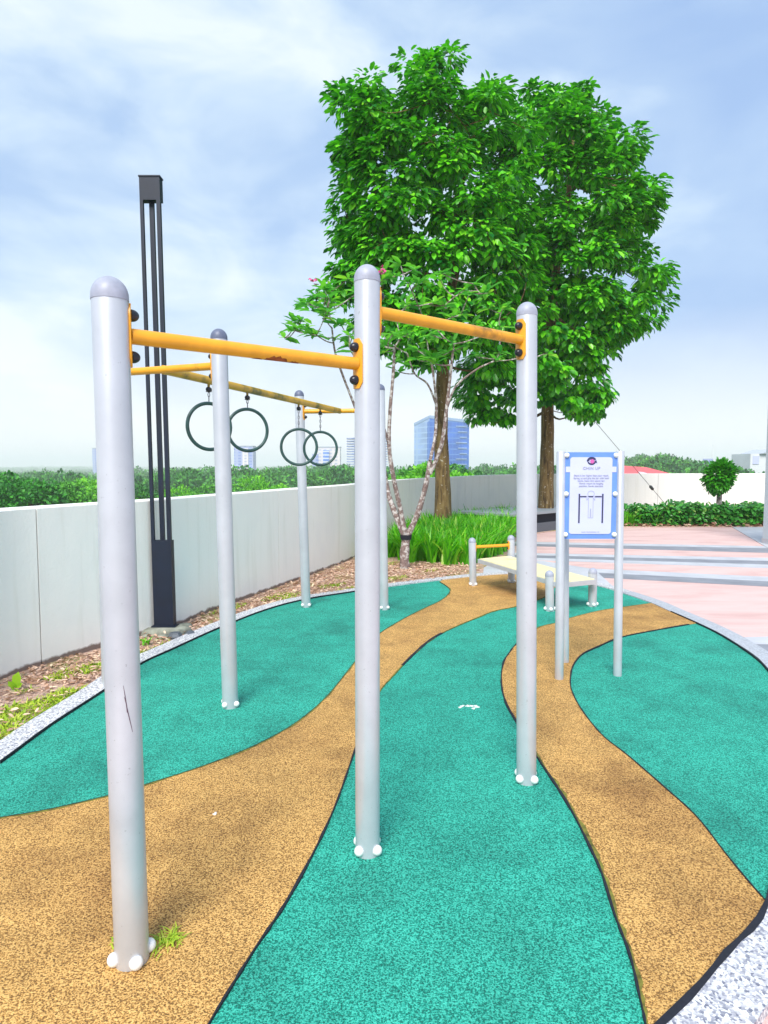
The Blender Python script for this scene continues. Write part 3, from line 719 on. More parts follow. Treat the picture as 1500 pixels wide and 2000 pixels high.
Xp = unit((TR - TL) * np.array([1, 1, 0])); Zp = np.array([0, 0, 1.0]); Np = np.cross(Xp, Zp); Np = Np if Np[1] < 0 else -Np
def sp_(u, v, d=0.0): return cP + Xp * u * pwid / 2 + Zp * v * ph / 2 + Np * d
def rrect(hw, hh, r, k=6):
    o = []
    for cx, cy, a0 in ((hw - r, hh - r, 0), (-hw + r, hh - r, 90), (-hw + r, -hh + r, 180), (hw - r, -hh + r, 270)):
        for i in range(k + 1): w = R(a0 + 90 * i / k); o.append((cx + r * math.cos(w), cy + r * math.sin(w)))
    return o
def plate(pts, d0, d1):
    n = len(pts); v = [cP + Xp * a + Zp * b + Np * d1 for a, b in pts] + [cP + Xp * a + Zp * b + Np * d0 for a, b in pts]
    return MB().add(v, [tuple(range(n)), tuple(range(n, 2 * n))[::-1]] + [(i, i + n, (i + 1) % n + n, (i + 1) % n) for i in range(n)])
panel = part('frame_panel', plate(rrect(pwid / 2, ph / 2, .008), -.012, .006), M['blue'], sg, smooth=False)
iw, ih = pwid / 2 * .80, ph / 2 * .885
face = part('sign_face', plate(rrect(iw, ih, .02), .006, .010), M['signwhite'], sg, smooth=False)
for s in (-1, 1):
    part('side_tab', plate([(s * iw * .98, ph * .27), (s * pwid / 2 * .96, ph * .27), (s * pwid / 2 * .96, ph * .335), (s * iw * .98, ph * .335)][::s], .006, .0092), M['signwhite'], sg, smooth=False)
    for v_ in (.93, .04, -.90):
        inst('knob', bolt_me, sg, sp_(s * .93, v_, .012), Np, 1.0)
def flatpoly(mb, pts, d=.0125):
    n = len(pts); v = [cP + Xp * a + Zp * b + Np * d for a, b in pts] + [cP + Xp * a + Zp * b + Np * (d - .0015) for a, b in pts]
    mb.add(v, [tuple(range(n)), tuple(range(n, 2 * n))[::-1]] + [(i, i + n, (i + 1) % n + n, (i + 1) % n) for i in range(n)])
def rect(mb, x0, y0, x1, y1, d=.0125): flatpoly(mb, [(x0, y0), (x1, y0), (x1, y1), (x0, y1)], d)
def line(mb, pts, w, d=.012):
    for (a, b), (c, e_) in zip(pts[:-1], pts[1:]):
        l = math.hypot(c - a, e_ - b) or 1; nx_, ny_ = -(e_ - b) / l * w / 2, (c - a) / l * w / 2
        flatpoly(mb, [(a + nx_, b + ny_), (a - nx_, b - ny_), (c - nx_, e_ - ny_), (c + nx_, e_ + ny_)], d); d += .00003
# pictogram: horizontal bar on two uprights and an outlined figure hanging from it
uX, uY = pwid / 2, ph / 2
bars = MB(); yb = -.02 * uY
rect(bars, -.43 * uX - .0055, -.63 * uY, -.43 * uX + .0055, .045 * uY); rect(bars, .46 * uX - .0055, -.63 * uY, .46 * uX + .0055, .045 * uY)
for a, b in ((-.43, -.16), (-.09, .10), (.17, .42)): rect(bars, a * uX, yb - .0045, b * uX, yb + .0045, .0124)
part('pictogram_bars', bars, M['ink'], face, smooth=False)
fg = MB(); lw = .0028
line(fg, [(.012 * uX + .024 * math.cos(w), .045 * uY + .022 * math.sin(w)) for w in np.linspace(-.9, math.pi + .9, 15)], lw)
for s in (-1, 1):
    X = lambda a: (.01 + s * a) * uX
    line(fg, [(X(.09), yb - .01), (X(.09), -.51 * uY), (X(.015), -.51 * uY), (X(.01), -.30 * uY)], lw)
    line(fg, [(X(.10), yb - .012), (X(.155), -.11 * uY), (X(.15), -.02 * uY), (X(.12), -.01 * uY)], lw)
part('pictogram_figure', fg, M['inkgrey'], face, smooth=False)
em = MB(); ec = (.01 * uX, .80 * uY)
def ell(cx, cy, a, b, w0, w1, n=18): return [(cx + a * math.cos(R(w0 + (w1 - w0) * i / n)), cy + b * math.sin(R(w0 + (w1 - w0) * i / n))) for i in range(n + 1)]
flatpoly(em, ell(*ec, .035, .030, 25, 190) + ell(ec[0], ec[1] - .004, .026, .015, 190, 25), .0122)
flatpoly(em, ell(*ec, .032, .030, 200, 350) + ell(ec[0], ec[1] + .002, .024, .020, 350, 200), .0123)
flatpoly(em, [(ec[0] + .018, ec[1] - .004), (ec[0] + .040, ec[1] - .018), (ec[0] + .034, ec[1] + .006)], .0124)
flatpoly(em, [(ec[0] - .038, ec[1] + .004), (ec[0] - .016, ec[1] - .002), (ec[0] - .018, ec[1] + .006)], .0124)
part('emblem', em, M['ink'], face, smooth=False)
em2 = MB(); flatpoly(em2, ell(ec[0] + .004, ec[1] - .003, .015, .016, 0, 340), .0127)
part('emblem_centre', em2, M['inkpink'], face, smooth=False)
def text(body, size, v, name, m, sx=1.0, lsp=1.0, bold=0.0):
    cu = bpy.data.curves.new(name, 'FONT'); cu.body = body; cu.size = size; cu.align_x = 'CENTER'; cu.align_y = 'CENTER'; cu.space_line = lsp; cu.extrude = .0006; cu.offset = bold
    cu.space_character = 1.08
    t_ = bpy.data.objects.new(name, cu); COL.objects.link(t_); bpy.context.view_layer.update()
    me = bpy.data.meshes.new_from_object(t_.evaluated_get(bpy.context.evaluated_depsgraph_get())); bpy.data.objects.remove(t_)
    pos = sp_(.01, v, .0125)
    n_ = len(me.vertices); co = np.zeros(n_ * 3, np.float32); me.vertices.foreach_get('co', co); co = co.reshape(-1, 3)
    w = pos + np.outer(co[:, 0] * sx, Xp) + np.outer(co[:, 1], Zp) + np.outer(co[:, 2], Np) - ORG[face]
    me.vertices.foreach_set('co', w.astype(np.float32).ravel()); me.update(); me.materials.clear()
    me.name = name; return link(name, me, m, face, smooth=False)
text('CHIN UP', .027, .63, 'heading', M['inkgrey'], 1.12, bold=.0006)
text('Stand & bar higher than your reach.\nSpring up and grip the bar with both\nhands. Raise chin above bar.\nSlowly return to hanging\nposition. Re-do exercise.', .0175, .345, 'instructions', M['inkgrey'], .92, 1.10, .0004)
text('Level: intermediate / all', .012, -.835, 'footer', M['inkgrey'], 1.05)

# ------------------------------------------------------------------ black lamp post
LB = G(319, 1240); LY = LB[1]
lx, lz0, ltop = D(320, 1225, LY), D(320, 1225, LY)[2], D(291, 342, LY)
hw = .094; dep = .085
lean = np.array([(ltop[0] - lx[0]) / (ltop[2] - lz0), 0, 1.0])
lp = thing('lamp_post', 'tall black open-frame lamp post standing by the parapet wall', 'lamp post', (lx[0], LY, lz0))
def lbox(x0, x1, y0, y1, z0, z1, name, m=M['lamp']):
    mb = MB().box((x0, y0, 0), (x1, y1, 1)); v = mb.v[0]
    z = z0 + v[:, 2] * (z1 - z0); c = np.array([lx[0], LY, 0]) + np.outer(z - lz0, np.array([lean[0], 0, 0]))
    mb.v[0] = np.c_[v[:, 0] + c[:, 0], v[:, 1] + c[:, 1], z]; return part(name, mb, m, lp, smooth=False)
zt = ltop[2]; zb0 = D(316, 1056, LY)[2]; zh = D(292, 390, LY)[2]
lbox(-hw, hw, 0, dep, lz0, zb0, 'lower_housing')
lbox(-hw, hw, 0, dep, zh, zt - .012, 'lamp_head'); lbox(-hw - .006, hw + .006, -.006, dep + .006, zt - .012, zt, 'top_cap')
lbox(-hw, -hw + .030, 0, .030, zb0, zh, 'frame_bar'); lbox(hw - .036, hw, 0, .036, zb0, zh, 'frame_bar')
lbox(-hw + .066, -hw + .108, dep - .03, dep, zb0, zh, 'frame_bar')
lbox(-hw - .022, hw + .022, -.02, dep + .02, lz0, lz0 + .012, 'base_plate')
# rough concrete footing
mb = MB(); v = []; seg = 22; lev = [(.30, -.02), (.285, .03), (.25, .065), (.20, lz0 + .001)]
for j, (r_, z_) in enumerate(lev):
    for i in range(seg):
        w = 2 * math.pi * i / seg; rr = r_ * (1 + .13 * math.sin(i * 2.1 + j * .6) + .08 * math.cos(i * 3.7)); cs, sn = math.cos(w), math.sin(w)
        kx = rr / max(abs(cs), abs(sn)) * .80
        v.append((lx[0] + kx * cs * 1.0, LY + dep / 2 + kx * sn * .72, z_ + (.008 * math.sin(i * 1.9) if j == 1 else 0)))
f = [(j * seg + i, j * seg + (i + 1) % seg, (j + 1) * seg + (i + 1) % seg, (j + 1) * seg + i) for j in range(3) for i in range(seg)] + [tuple(range(3 * seg, 4 * seg))]
ft = part('footing', MB().add(v, f), M['concrete'], lp)
for (dx, dy, s_) in ((.16, -.20, .07), (.05, -.22, .055), (.27, -.10, .05), (-.12, -.18, .045)):
    c = np.array([lx[0] + dx, LY + dep / 2 + dy, .02]); mb = MB(); v = []
    for j, (rr, zz) in enumerate(((1.0, -.3), (1.05, .2), (.6, .65))):
        for i in range(7): w = 2 * math.pi * i / 7 + s_ * 40; r_ = s_ * rr * (1 + .2 * math.sin(i * 2.3 + dx * 50)); v.append(c + np.array([r_ * math.cos(w), r_ * math.sin(w), s_ * zz]))
    mb.add(v, [(j * 7 + i, j * 7 + (i + 1) % 7, (j + 1) * 7 + (i + 1) % 7, (j + 1) * 7 + i) for j in range(2) for i in range(7)] + [tuple(range(14, 21))])
    lb = {.07: 'dark angular stone against the kerb in front of the lamp footing', .055: 'pale grey stone in front of the lamp footing', .05: 'dark flat stone right of the lamp footing', .045: 'small brown stone left of the lamp footing'}[s_]
    solo('stone', mb, M['granite'] if dx > .1 else M['concrete'], lb, 'stone', tuple(c), 'stones round the lamp footing', smooth=False)

# ------------------------------------------------------------------ planter with granite bench edge
pl0, pl1 = G(1000, 1048), G(1108, 1034)
pt = thing('granite_planter', 'low dark granite planter edge with pale top under the right tree', 'planter', (5.1, 17, 0))
P0 = np.array([4.1, 15.9]); P1_ = np.array([6.0, 17.0])
t_ = unit(pl1[:2] - pl0[:2]); n_ = np.array([-t_[1], t_[0]]); Lp = 3.4
M4 = Matrix(((t_[0], n_[0], 0, pl0[0]), (t_[1], n_[1], 0, pl0[1]), (0, 0, 1, 0), (0, 0, 0, 1)))
zT = D(1050, 1001, pl0[1] + .6)[2]
part('base', MB().box((-.02, .06, 0), (Lp, 1.6, .24), M4), M['granite'], pt, smooth=False)
part('recess', MB().box((.02, .12, .24), (Lp - .04, 1.55, zT - .06), M4), M['seam'], pt, smooth=False)
part('coping', MB().box((-.06, 0, zT - .06), (Lp + .04, 1.65, zT), M4), M['granitetop'], pt, smooth=False)

# ------------------------------------------------------------------ plants
def straps(poly, n, per, hmin, hmax, name, lab, z0=.01):
    pc = scatter(poly, n); P = np.repeat(pc, per, 0) + rng.normal(0, .035, (n * per, 2)); m_ = len(P)
    hs = np.repeat(rng.uniform(.8, 1.12, n), per); h = rng.uniform(hmin, hmax, m_) * hs
    v, f = blades(np.c_[P, np.full(m_, z0)], h, rng.uniform(.028, .050, m_), h * rng.uniform(.15, .75, m_), 6, 1.0)
    return tag(link(name, rawmesh(name, v, f), M['blade'], smooth=True, ang=180), lab, 'ground cover', kind='stuff')
bedA = [G(752, 1092)[:2], G(785, 1098)[:2], G(830, 1105)[:2], G(900, 1108)[:2], G(945, 1098)[:2], G(985, 1080)[:2], G(1000, 1052)[:2], G(1003, 1040)[:2], np.array([4.2, 18.2]), np.array([2.6, 17.6]), np.array([1.0, 15.2]), np.array([.35, 13.0])]
straps(bedA, 430, 20, .42, .66, 'strap_leaf_plants', 'bright green strap-leaved lilies massed beside the bench')
bedB = [G(995, 1012)[:2] * .9, np.array([6.6, 17.6]), np.array([6.6, 20.0]), np.array([4.0, 19.2])]
straps(bedB, 110, 22, .35, .5, 'strap_leaf_plants', 'strap-leaved plants in the bed behind the granite planter')
# low broad-leaved hedge
hy0, hy1 = G(1250, 1029)[1], G(1250, 1029)[1] + 1.7
hx0, hx1 = G(1215, 1029)[0], G(1483, 1029)[0] + 1.5
hg = thing('hedge', 'low broad-leaved hedge in front of the far white wall', 'hedge', ((hx0 + hx1) / 2, hy0 + .8, 0))
n = 9000; hx = rng.uniform(hx0 + .4, hx1, n); hyy = rng.uniform(hy0 + .12, hy1, n); top = .50 + .10 * np.sin(hx * 3.1) * np.cos(hyy * 2.7) + .06 * np.sin(hx * 8.3)
hz = top * (1 - rng.random(n) ** 2.2 * .85); hz = np.maximum(hz, .06); front = rng.random(n) < .45
hyy = np.where(front, hy0 + .05 + rng.random(n) * .25, hyy)
d = np.c_[rng.normal(0, 1, n), rng.normal(-.5, .8, n), rng.normal(-.25, .4, n)]; nr = np.c_[rng.normal(0, .5, n), rng.normal(-.45, .4, n), np.ones(n)]
L = rng.uniform(.11, .20, n)
me = leaves('foliage', np.c_[hx, hyy, hz], d, nr, L, L * .52, org=ORG[hg]); link('foliage', me, M['hedge'], hg, smooth=False)
bedC = [np.array([hx0 - .2, hy0 + .15]), np.array([hx0 + 1.15, hy0 + .1]), np.array([hx0 + 1.1, hy0 + .6]), np.array([hx0 - .2, hy0 + .8])]
straps(bedC, 40, 22, .32, .46, 'strap_leaf_plants', 'small clump of strap-leaved plants at the left end of the hedge')
# litter along the hedge foot
pp = scatter([(hx0, hy0 - .05), (hx1, hy0 - .05), (hx1, hy0 + .35), (hx0, hy0 + .35)], 700); n = len(pp); L = rng.uniform(.08, .16, n)
me = leaves('leaf_litter', np.c_[pp, rng.uniform(.02, .08, n)], np.c_[rng.normal(size=(n, 2)), rng.uniform(-.2, .4, n)], np.c_[rng.normal(0, .5, (n, 2)), np.ones(n)], L, L * .45)
tag(link('leaf_litter', me, M['litter'], smooth=False), 'brown dead leaves along the foot of the far hedge', 'leaf litter', kind='stuff')

# small standard tree in the hedge
TY = hy0 + .7; tb = D(1404, 985, TY); tcn = D(1405, 931, TY)
tp = thing('topiary_tree', 'small round-headed standard tree rising from the low hedge', 'tree', (tb[0], TY, 0))
part('trunk', MB().tube([(tb[0] - .03, TY, 0), (tb[0], TY, .4), (tcn[0] + .02, TY, tcn[2] - .25), (tcn[0], TY, tcn[2])], [.085, .075, .065, .04], 12), M['lichen'], tp)
n = 1900; dv = unit(rng.normal(size=(n, 3))); rr = rng.random(n) ** .33
cpos = tcn + dv * rr[:, None] * np.array([.40, .38, .44]); cpos[:, 0] += (cpos[:, 2] - tcn[2]) * .22
sh = np.clip((tcn[2] - cpos[:, 2]) / .5, 0, 1); cpos[:, 0] = tcn[0] + (cpos[:, 0] - tcn[0]) * (1 - .35 * sh)
me = leaves('crown', cpos, dv + np.array([0, 0, -.2]) + rng.normal(0, .3, (n, 3)), np.array([0, 0, 1.]) + dv * .6 + rng.normal(0, .3, (n, 3)), rng.uniform(.10, .19, n), rng.uniform(.055, .085, n), org=ORG[tp])
link('crown', me, M['topiary'], tp, smooth=False)

# ---- the two big trees
def crown(parent, poly, Y, dep_m, ncl, per, material, rcl=.36, L0=.20, seed=1):
    rg = np.random.default_rng(seed)
    poly = np.asarray(poly, float); R0 = 150.0 * 14.5 / Y
    pc = scatter(poly, ncl * 3); e_ = edist(pc, poly); pxr = rcl * F / Y
    ok = e_ > pxr * .45; pc, e_ = pc[ok][:ncl], e_[ok][:ncl]
    th = dep_m * np.sqrt(np.clip(1 - (1 - np.minimum(1, e_ / R0)) ** 2, .03, 1))
    u = rg.uniform(-1, 1, len(pc)); u = np.sign(u) * np.abs(u) ** .45      # mostly towards the outside of the crown
    C = np.array([D(a, b, Y + o) for (a, b), o in zip(pc, u * th)])
    cen = C.mean(0)
    o = unit((C - cen) / np.array([1, 1, 1.6])) + np.array([0, 0, .35])
    m_ = len(C); idx = np.repeat(np.arange(m_), per); n = len(idx)
    rv = unit(rg.normal(size=(n, 3))); sz = rg.uniform(.6, 1.4, m_)
    pos = C[idx] + rv * (rg.random(n) ** .4 * rcl * .8)[:, None] * sz[idx][:, None] * np.array([1, 1, .62])
    d = rv * np.array([1, 1, .5]) + unit(o)[idx] * .35 + np.array([0, 0, -.62]) + rg.normal(0, .2, (n, 3))
    nr = np.array([0, 0, 1.0]) + unit(o)[idx] * .45 + rg.normal(0, .28, (n, 3))
    L = rg.uniform(.7, 1.15, n) * L0
    me = leaves('crown', pos, d, nr, L, L * rg.uniform(.50, .64, n), org=ORG[parent])
    link('crown', me, material, parent, smooth=False)
    return C
def limbs(mb, path, C, n, r0, rg):
    """limbs from the upper trunk out to clump centres"""
    path = [np.asarray(p_) for p_ in path]
    nodes = [(p_, r0 * (1 - .5 * i / len(path))) for i, p_ in enumerate(path) if i >= len(path) * .35]
    for c in C[rg.choice(len(C), n, replace=False)]:
        dd_ = [np.linalg.norm(c - p_) + (0 if c[2] > p_[2] - .2 else 2.5) for p_, r_ in nodes]; j = int(np.argmin(dd_)); a, ra = nodes[j]
        mid = (a + c) / 2 + np.array([0, 0, -.12 * np.linalg.norm(c - a)]) + rg.normal(0, .08, 3)
        r1 = max(.012, min(ra * .55, .02 + .018 * np.linalg.norm(c - a)))
        pts = catmull([a, mid, c], k=4); rs = np.linspace(r1, .007, len(pts)); mb.tube(pts, list(rs), 7, False)
        for p_, r_ in zip(pts[3:-1:2], rs[3:-1:2]): nodes.append((p_, r_))
YT1, YT2 = 14.6, 17.4
T1b = D(865, 1008, YT1); T2b = D(1066, 1000, YT2)
silL = [(735, 102), (758, 190), (775, 120), (800, 92), (850, 88), (885, 80), (896, 120), (915, 190), (945, 118), (985, 150), (1000, 205), (1045, 240), (1060, 330), (1065, 450), (1062, 560), (1050, 650), (1010, 720), (960, 735), (915, 745), (885, 700), (850, 725), (800, 715), (745, 690), (690, 640), (648, 590), (598, 600), (618, 555), (648, 520), (650, 440), (655, 400), (648, 352), (662, 320), (650, 280), (660, 235), (640, 200), (665, 165), (700, 125)]
silR = [(990, 200), (1040, 148), (1075, 145), (1115, 158), (1150, 155), (1180, 185), (1215, 205), (1225, 240), (1255, 260), (1270, 300), (1300, 350), (1285, 410), (1285, 470), (1308, 520), (1312, 570), (1290, 630), (1265, 650), (1225, 665), (1205, 690), (1185, 700), (1180, 740), (1208, 770), (1180, 800), (1150, 830), (1110, 815), (1070, 800), (1020, 815), (985, 835), (940, 855), (893, 790), (895, 700), (920, 660), (980, 600), (960, 500), (950, 400), (960, 300), (975, 240)]
tA = thing('tree', 'left of the two tall leafy trees, trunk rising from the strap-leaved bed', 'tree', (T1b[0], YT1, 0), 'two tall trees behind the bench')
tB = thing('tree', 'right of the two tall leafy trees, trunk behind the granite planter', 'tree', (T2b[0], YT2, 0), 'two tall trees behind the bench')
def fluted(path, rad, seg=28, fl=.10, nf=5):
    mb = MB(); mb.tube(path, rad, seg, False); v = mb.v[0]; k_ = seg
    for i in range(len(path)):
        for j in range(seg):
            w = 2 * math.pi * j / seg; a = fl * max(0, 1 - i / (len(path) * .6)) * math.sin(nf * w + i * .15) + .035 * math.sin(i * 1.7 + j)
            v[i * k_ + j] += (v[i * k_ + j] - np.asarray(path[i])) * a
    return mb
CA = crown(tA, silL, YT1, 2.1, 400, 72, M['leaf'], .37, .190, 11)
CB = crown(tB, silR, YT2, 2.3, 410, 72, M['leaf'], .41, .215, 12)
pA = catmull([(T1b[0], YT1, -.02), D(865, 960, YT1), D(861, 850, YT1), D(864, 740, YT1), D(874, 600, YT1), D(895, 500, YT1), D(900, 380, YT1), D(880, 250, YT1)], k=5)
rA = list(np.interp(np.linspace(0, 1, len(pA)), [0, .12, .3, .5, 1], [.235, .175, .150, .13, .03]))
mbA = fluted(pA, rA); limbs(mbA, pA, CA, 110, .09, np.random.default_rng(3)); part('trunk', mbA, M['trunk'], tA)
pB = catmull([(T2b[0], YT2, -.02), D(1067, 960, YT2), D(1069, 860, YT2), D(1070, 760, YT2), D(1075, 640, YT2), D(1090, 500, YT2), D(1110, 380, YT2), D(1120, 260, YT2)], k=5)
rB = list(np.interp(np.linspace(0, 1, len(pB)), [0, .12, .3, .5, 1], [.250, .200, .170, .15, .03]))
mbB = fluted(pB, rB, fl=.05); limbs(mbB, pB, CB, 120, .10, np.random.default_rng(4)); part('trunk', mbB, M['trunk'], tB)

# ---- frangipani
FY = G(791, 1113)[1]
fb = G(791, 1113)
ftree = thing('frangipani_tree', 'small pale-barked frangipani with forked stems and black band at its fork', 'tree', tuple(fb))
rgf = np.random.default_rng(21)
def fp(px, py, o=0.0): return D(px, py, FY + o)
stems = [  # (points px,py,depth offset), start radius, end radius
    ([(791, 1116, 0), (790, 1085, 0), (793, 1052, 0)], .078, .070),
    ([(793, 1052, 0), (775, 1010, .05), (757, 960, .15), (748, 900, .25), (742, 830, .3), (735, 760, .35), (722, 700, .4)], .052, .022),
    ([(793, 1052, 0), (783, 1000, -.05), (768, 930, -.15), (760, 870, -.2), (762, 800, -.25), (768, 730, -.3), (770, 680, -.3)], .042, .020),
    ([(793, 1052, 0), (815, 1005, 0), (831, 950, -.05), (840, 900, -.1)], .050, .036),
    ([(840, 900, -.1), (850, 850, 0), (852, 790, .1), (846, 730, .2), (838, 690, .25)], .026, .016),
    ([(840, 925, -.08), (862, 870, -.2), (872, 800, -.3), (880, 730, -.35), (884, 690, -.4)], .034, .018),
    ([(872, 800, -.3), (890, 755, -.45), (930, 722, -.55), (965, 705, -.6)], .018, .010),
    ([(757, 960, .15), (720, 880, .35), (695, 800, .5), (672, 740, .55), (655, 690, .6), (648, 640, .6)], .026, .014),
    ([(760, 870, -.2), (745, 820, -.35), (725, 780, -.45), (710, 720, -.5)], .020, .012),
    ([(852, 790, .1), (835, 750, .3), (810, 730, .4), (795, 690, .4)], .018, .011)]
fm = MB(); nodes = []
for pts, r0, r1 in stems:
    P = catmull([fp(*q_) for q_ in pts], k=5); rs = np.linspace(r0, r1, len(P)) * (1 + .05 * np.sin(np.arange(len(P)) * 1.3)); fm.tube(P, list(rs), 12, False)
    nodes += [(p_, r_) for p_, r_ in zip(P, rs) if p_[2] > D(750, 800, FY)[2]]
tips = []
frpoly = [(560, 655), (575, 625), (600, 580), (612, 560), (650, 540), (700, 505), (760, 500), (830, 515), (900, 545), (960, 560), (985, 600), (985, 690), (930, 700), (900, 690), (870, 720), (830, 745), (780, 740), (700, 720), (650, 660), (590, 668)]
tp_ = scatter(frpoly, 92)
for a, b in tp_: tips.append(fp(a, b, rgf.uniform(-.75, .75)))
for q_ in ((556, 660), (575, 628), (598, 640), (618, 655), (570, 645), (612, 580), (970, 705), (1068, 690), (975, 690), (640, 600), (690, 640)): tips.append(fp(*q_, rgf.uniform(-.2, .2)))
nodes.append((fp(1010, 700, -.3), .01))
tips = sorted(tips, key=lambda c: min(np.linalg.norm(c - n_[0]) for n_ in nodes))
for c in tips:
    j = min(range(len(nodes)), key=lambda i: np.linalg.norm(c - nodes[i][0]) + (0.35 if nodes[i][0][2] > c[2] + .02 else 0)); a, ra = nodes[j]
    mid = a * .55 + c * .45 + np.array([rgf.normal(0, .02), rgf.normal(0, .02), -.05 * np.linalg.norm(c - a)])
    P = catmull([a, mid, c], k=3); rs = np.linspace(max(.009, min(ra * .8, .018)), .008, len(P)); fm.tube(P, list(rs), 7, False)
    nodes += list(zip(P[2:], rs[2:]))
part('trunk', fm, M['lichen'], ftree)
tips = np.array(tips); n_t = len(tips); per = 8; idx = np.repeat(np.arange(n_t), per); n = len(idx); a = rgf.uniform(0, 2 * np.pi, n)
d = np.c_[np.cos(a), np.sin(a), rgf.uniform(-.25, .75, n)]; L = rgf.uniform(.14, .25, n)
me = leaves('crown', tips[idx] + rgf.normal(0, .012, (n, 3)), d, np.array([0, 0, 1.]) - d * .1 + rgf.normal(0, .2, (n, 3)), L, L * .42, org=ORG[ftree])
link('crown', me, M['leaf_fr'], ftree, smooth=False)
bd = MB(); c_ = fp(793, 1048); bd.tube([c_ - np.array([0, 0, .045]), c_ + np.array([0, 0, .03])], [.085, .095], 16, False); st_ = None
part('tie_band', bd, M['seam'], ftree)
for (px, py) in ((612, 548), (747, 528)):
    c_ = fp(px, py, -.75 if px > 700 else 0); n = 14; a = rgf.uniform(0, 2 * np.pi, n); d = np.c_[np.cos(a), np.sin(a), rgf.uniform(-.6, .6, n)]
    me = leaves('flower', c_ + rgf.normal(0, .02, (n, 3)), d, rgf.normal(size=(n, 3)), np.full(n, .055), np.full(n, .035), org=ORG[ftree]); link('flower', me, M['petal'], ftree, smooth=False)

# seedling by the wall, weeds at the footing and at the nearest post
def tuft(name, lab, cat, c, n, h, w, lean_, m, sprd=.02):
    P = np.c_[rng.normal(c[0], sprd, n), rng.normal(c[1], sprd, n), np.full(n, c[2])]
    v, f = blades(P, rng.uniform(.5, 1, n) * h, np.full(n, w), rng.uniform(.3, 1, n) * lean_, 4)
    return tag(link(name, rawmesh(name, v - np.asarray(c), f), M[m], None, c, smooth=False), lab, cat)
sc_ = G(32, 1352); sdl = thing('seedling', 'yellow green broad-leaved seedling on the soil by the wall', 'plant', tuple(sc_))
part('stem', MB().tube([sc_, sc_ + np.array([0, 0, .05])], .004, 6), M['blade'], sdl)
dd_ = np.array([(.15, -.1, 1.0), (-.5, -.3, .55), (.6, -.2, .45), (-.1, -.7, .2)]); LL = np.array([.115, .07, .06, .05])
me = leaves('leaf', np.repeat([sc_ + np.array([0, 0, .035])], 4, 0), dd_, np.array([(0, -1, .3)] * 4) + rng.normal(0, .1, (4, 3)), LL, LL * .72, org=ORG[sdl]); link('leaf', me, M['seedling'], sdl, smooth=False)
tuft('weed', 'small green weed in front of the lamp footing', 'weed', tuple(G(286, 1258, .02)), 26, .08, .014, .08, 'blade')
tuft('weed', 'tiny yellow green weed tuft beside the base of the nearest post', 'weed', tuple(P1 + np.array([.085, .085, .006])), 70, .024, .004, .05, 'lawn', .022)
tuft('weed', 'sparse weed sprig left of the nearest post base', 'weed', tuple(P1 + np.array([-.085, .07, .006])), 14, .018, .004, .03, 'lawn', .012)
# bird dropping splashes and a bottle cap on the rubber
sp0 = MB(); c_ = G(915, 1380, PZ)
for i in range(14):
    a = random.uniform(0, 6.3); q_ = c_ + np.array([random.gauss(0, .032), random.gauss(0, .022), 0]); r_ = random.uniform(.004, .012)
    sp0.prism([(q_[0] + r_ * (1 + .3 * math.sin(3 * w + a)) * math.cos(w), q_[1] + r_ * math.sin(w)) for w in np.linspace(0, 5.8, 9)], PZ - .001, PZ + .003 + i * .0001)
solo('bird_dropping', sp0, M['whitecap'], 'pale splash on the middle teal rubber', 'dropping', (0, 0, 0))
sp1 = MB(); c_ = G(420, 1590, OZ)
for i in range(6):
    q_ = c_ + np.array([random.gauss(0, .008), random.gauss(0, .006), 0]); r_ = random.uniform(.003, .006)
    sp1.prism([(q_[0] + r_ * math.cos(w), q_[1] + r_ * math.sin(w)) for w in np.linspace(0, 5.8, 8)], OZ - .001, OZ + .003 + i * .0001)
solo('bird_dropping', sp1, M['whitecap'], 'small pale speck on the orange rubber between two posts', 'dropping', (0, 0, 0))

# guy wire with turnbuckle
wa, wb = D(1108, 760, 17.6), D(1300, 985, 19.9)
gw = thing('guy_wire', 'thin steel guy wire running from the right tree to the bed', 'wire', tuple(wb))
part('wire', MB().tube([wa, wb], .007, 6), M['wire'], gw)
tk = .86; cm = None
for tt in np.linspace(0, 1, 200):
    q_ = wa + (wb - wa) * tt; pxx = 750 + F * q_[0] / (q_[1] * CP - (q_[2] - H) * SP)
    if pxx > 1272: cm = q_; break
dw = unit(wb - wa); part('turnbuckle', MB().tube([cm - dw * .11, cm - dw * .07, cm + dw * .07, cm + dw * .11], [.012, .045, .045, .012], 10), M['wire'], gw)

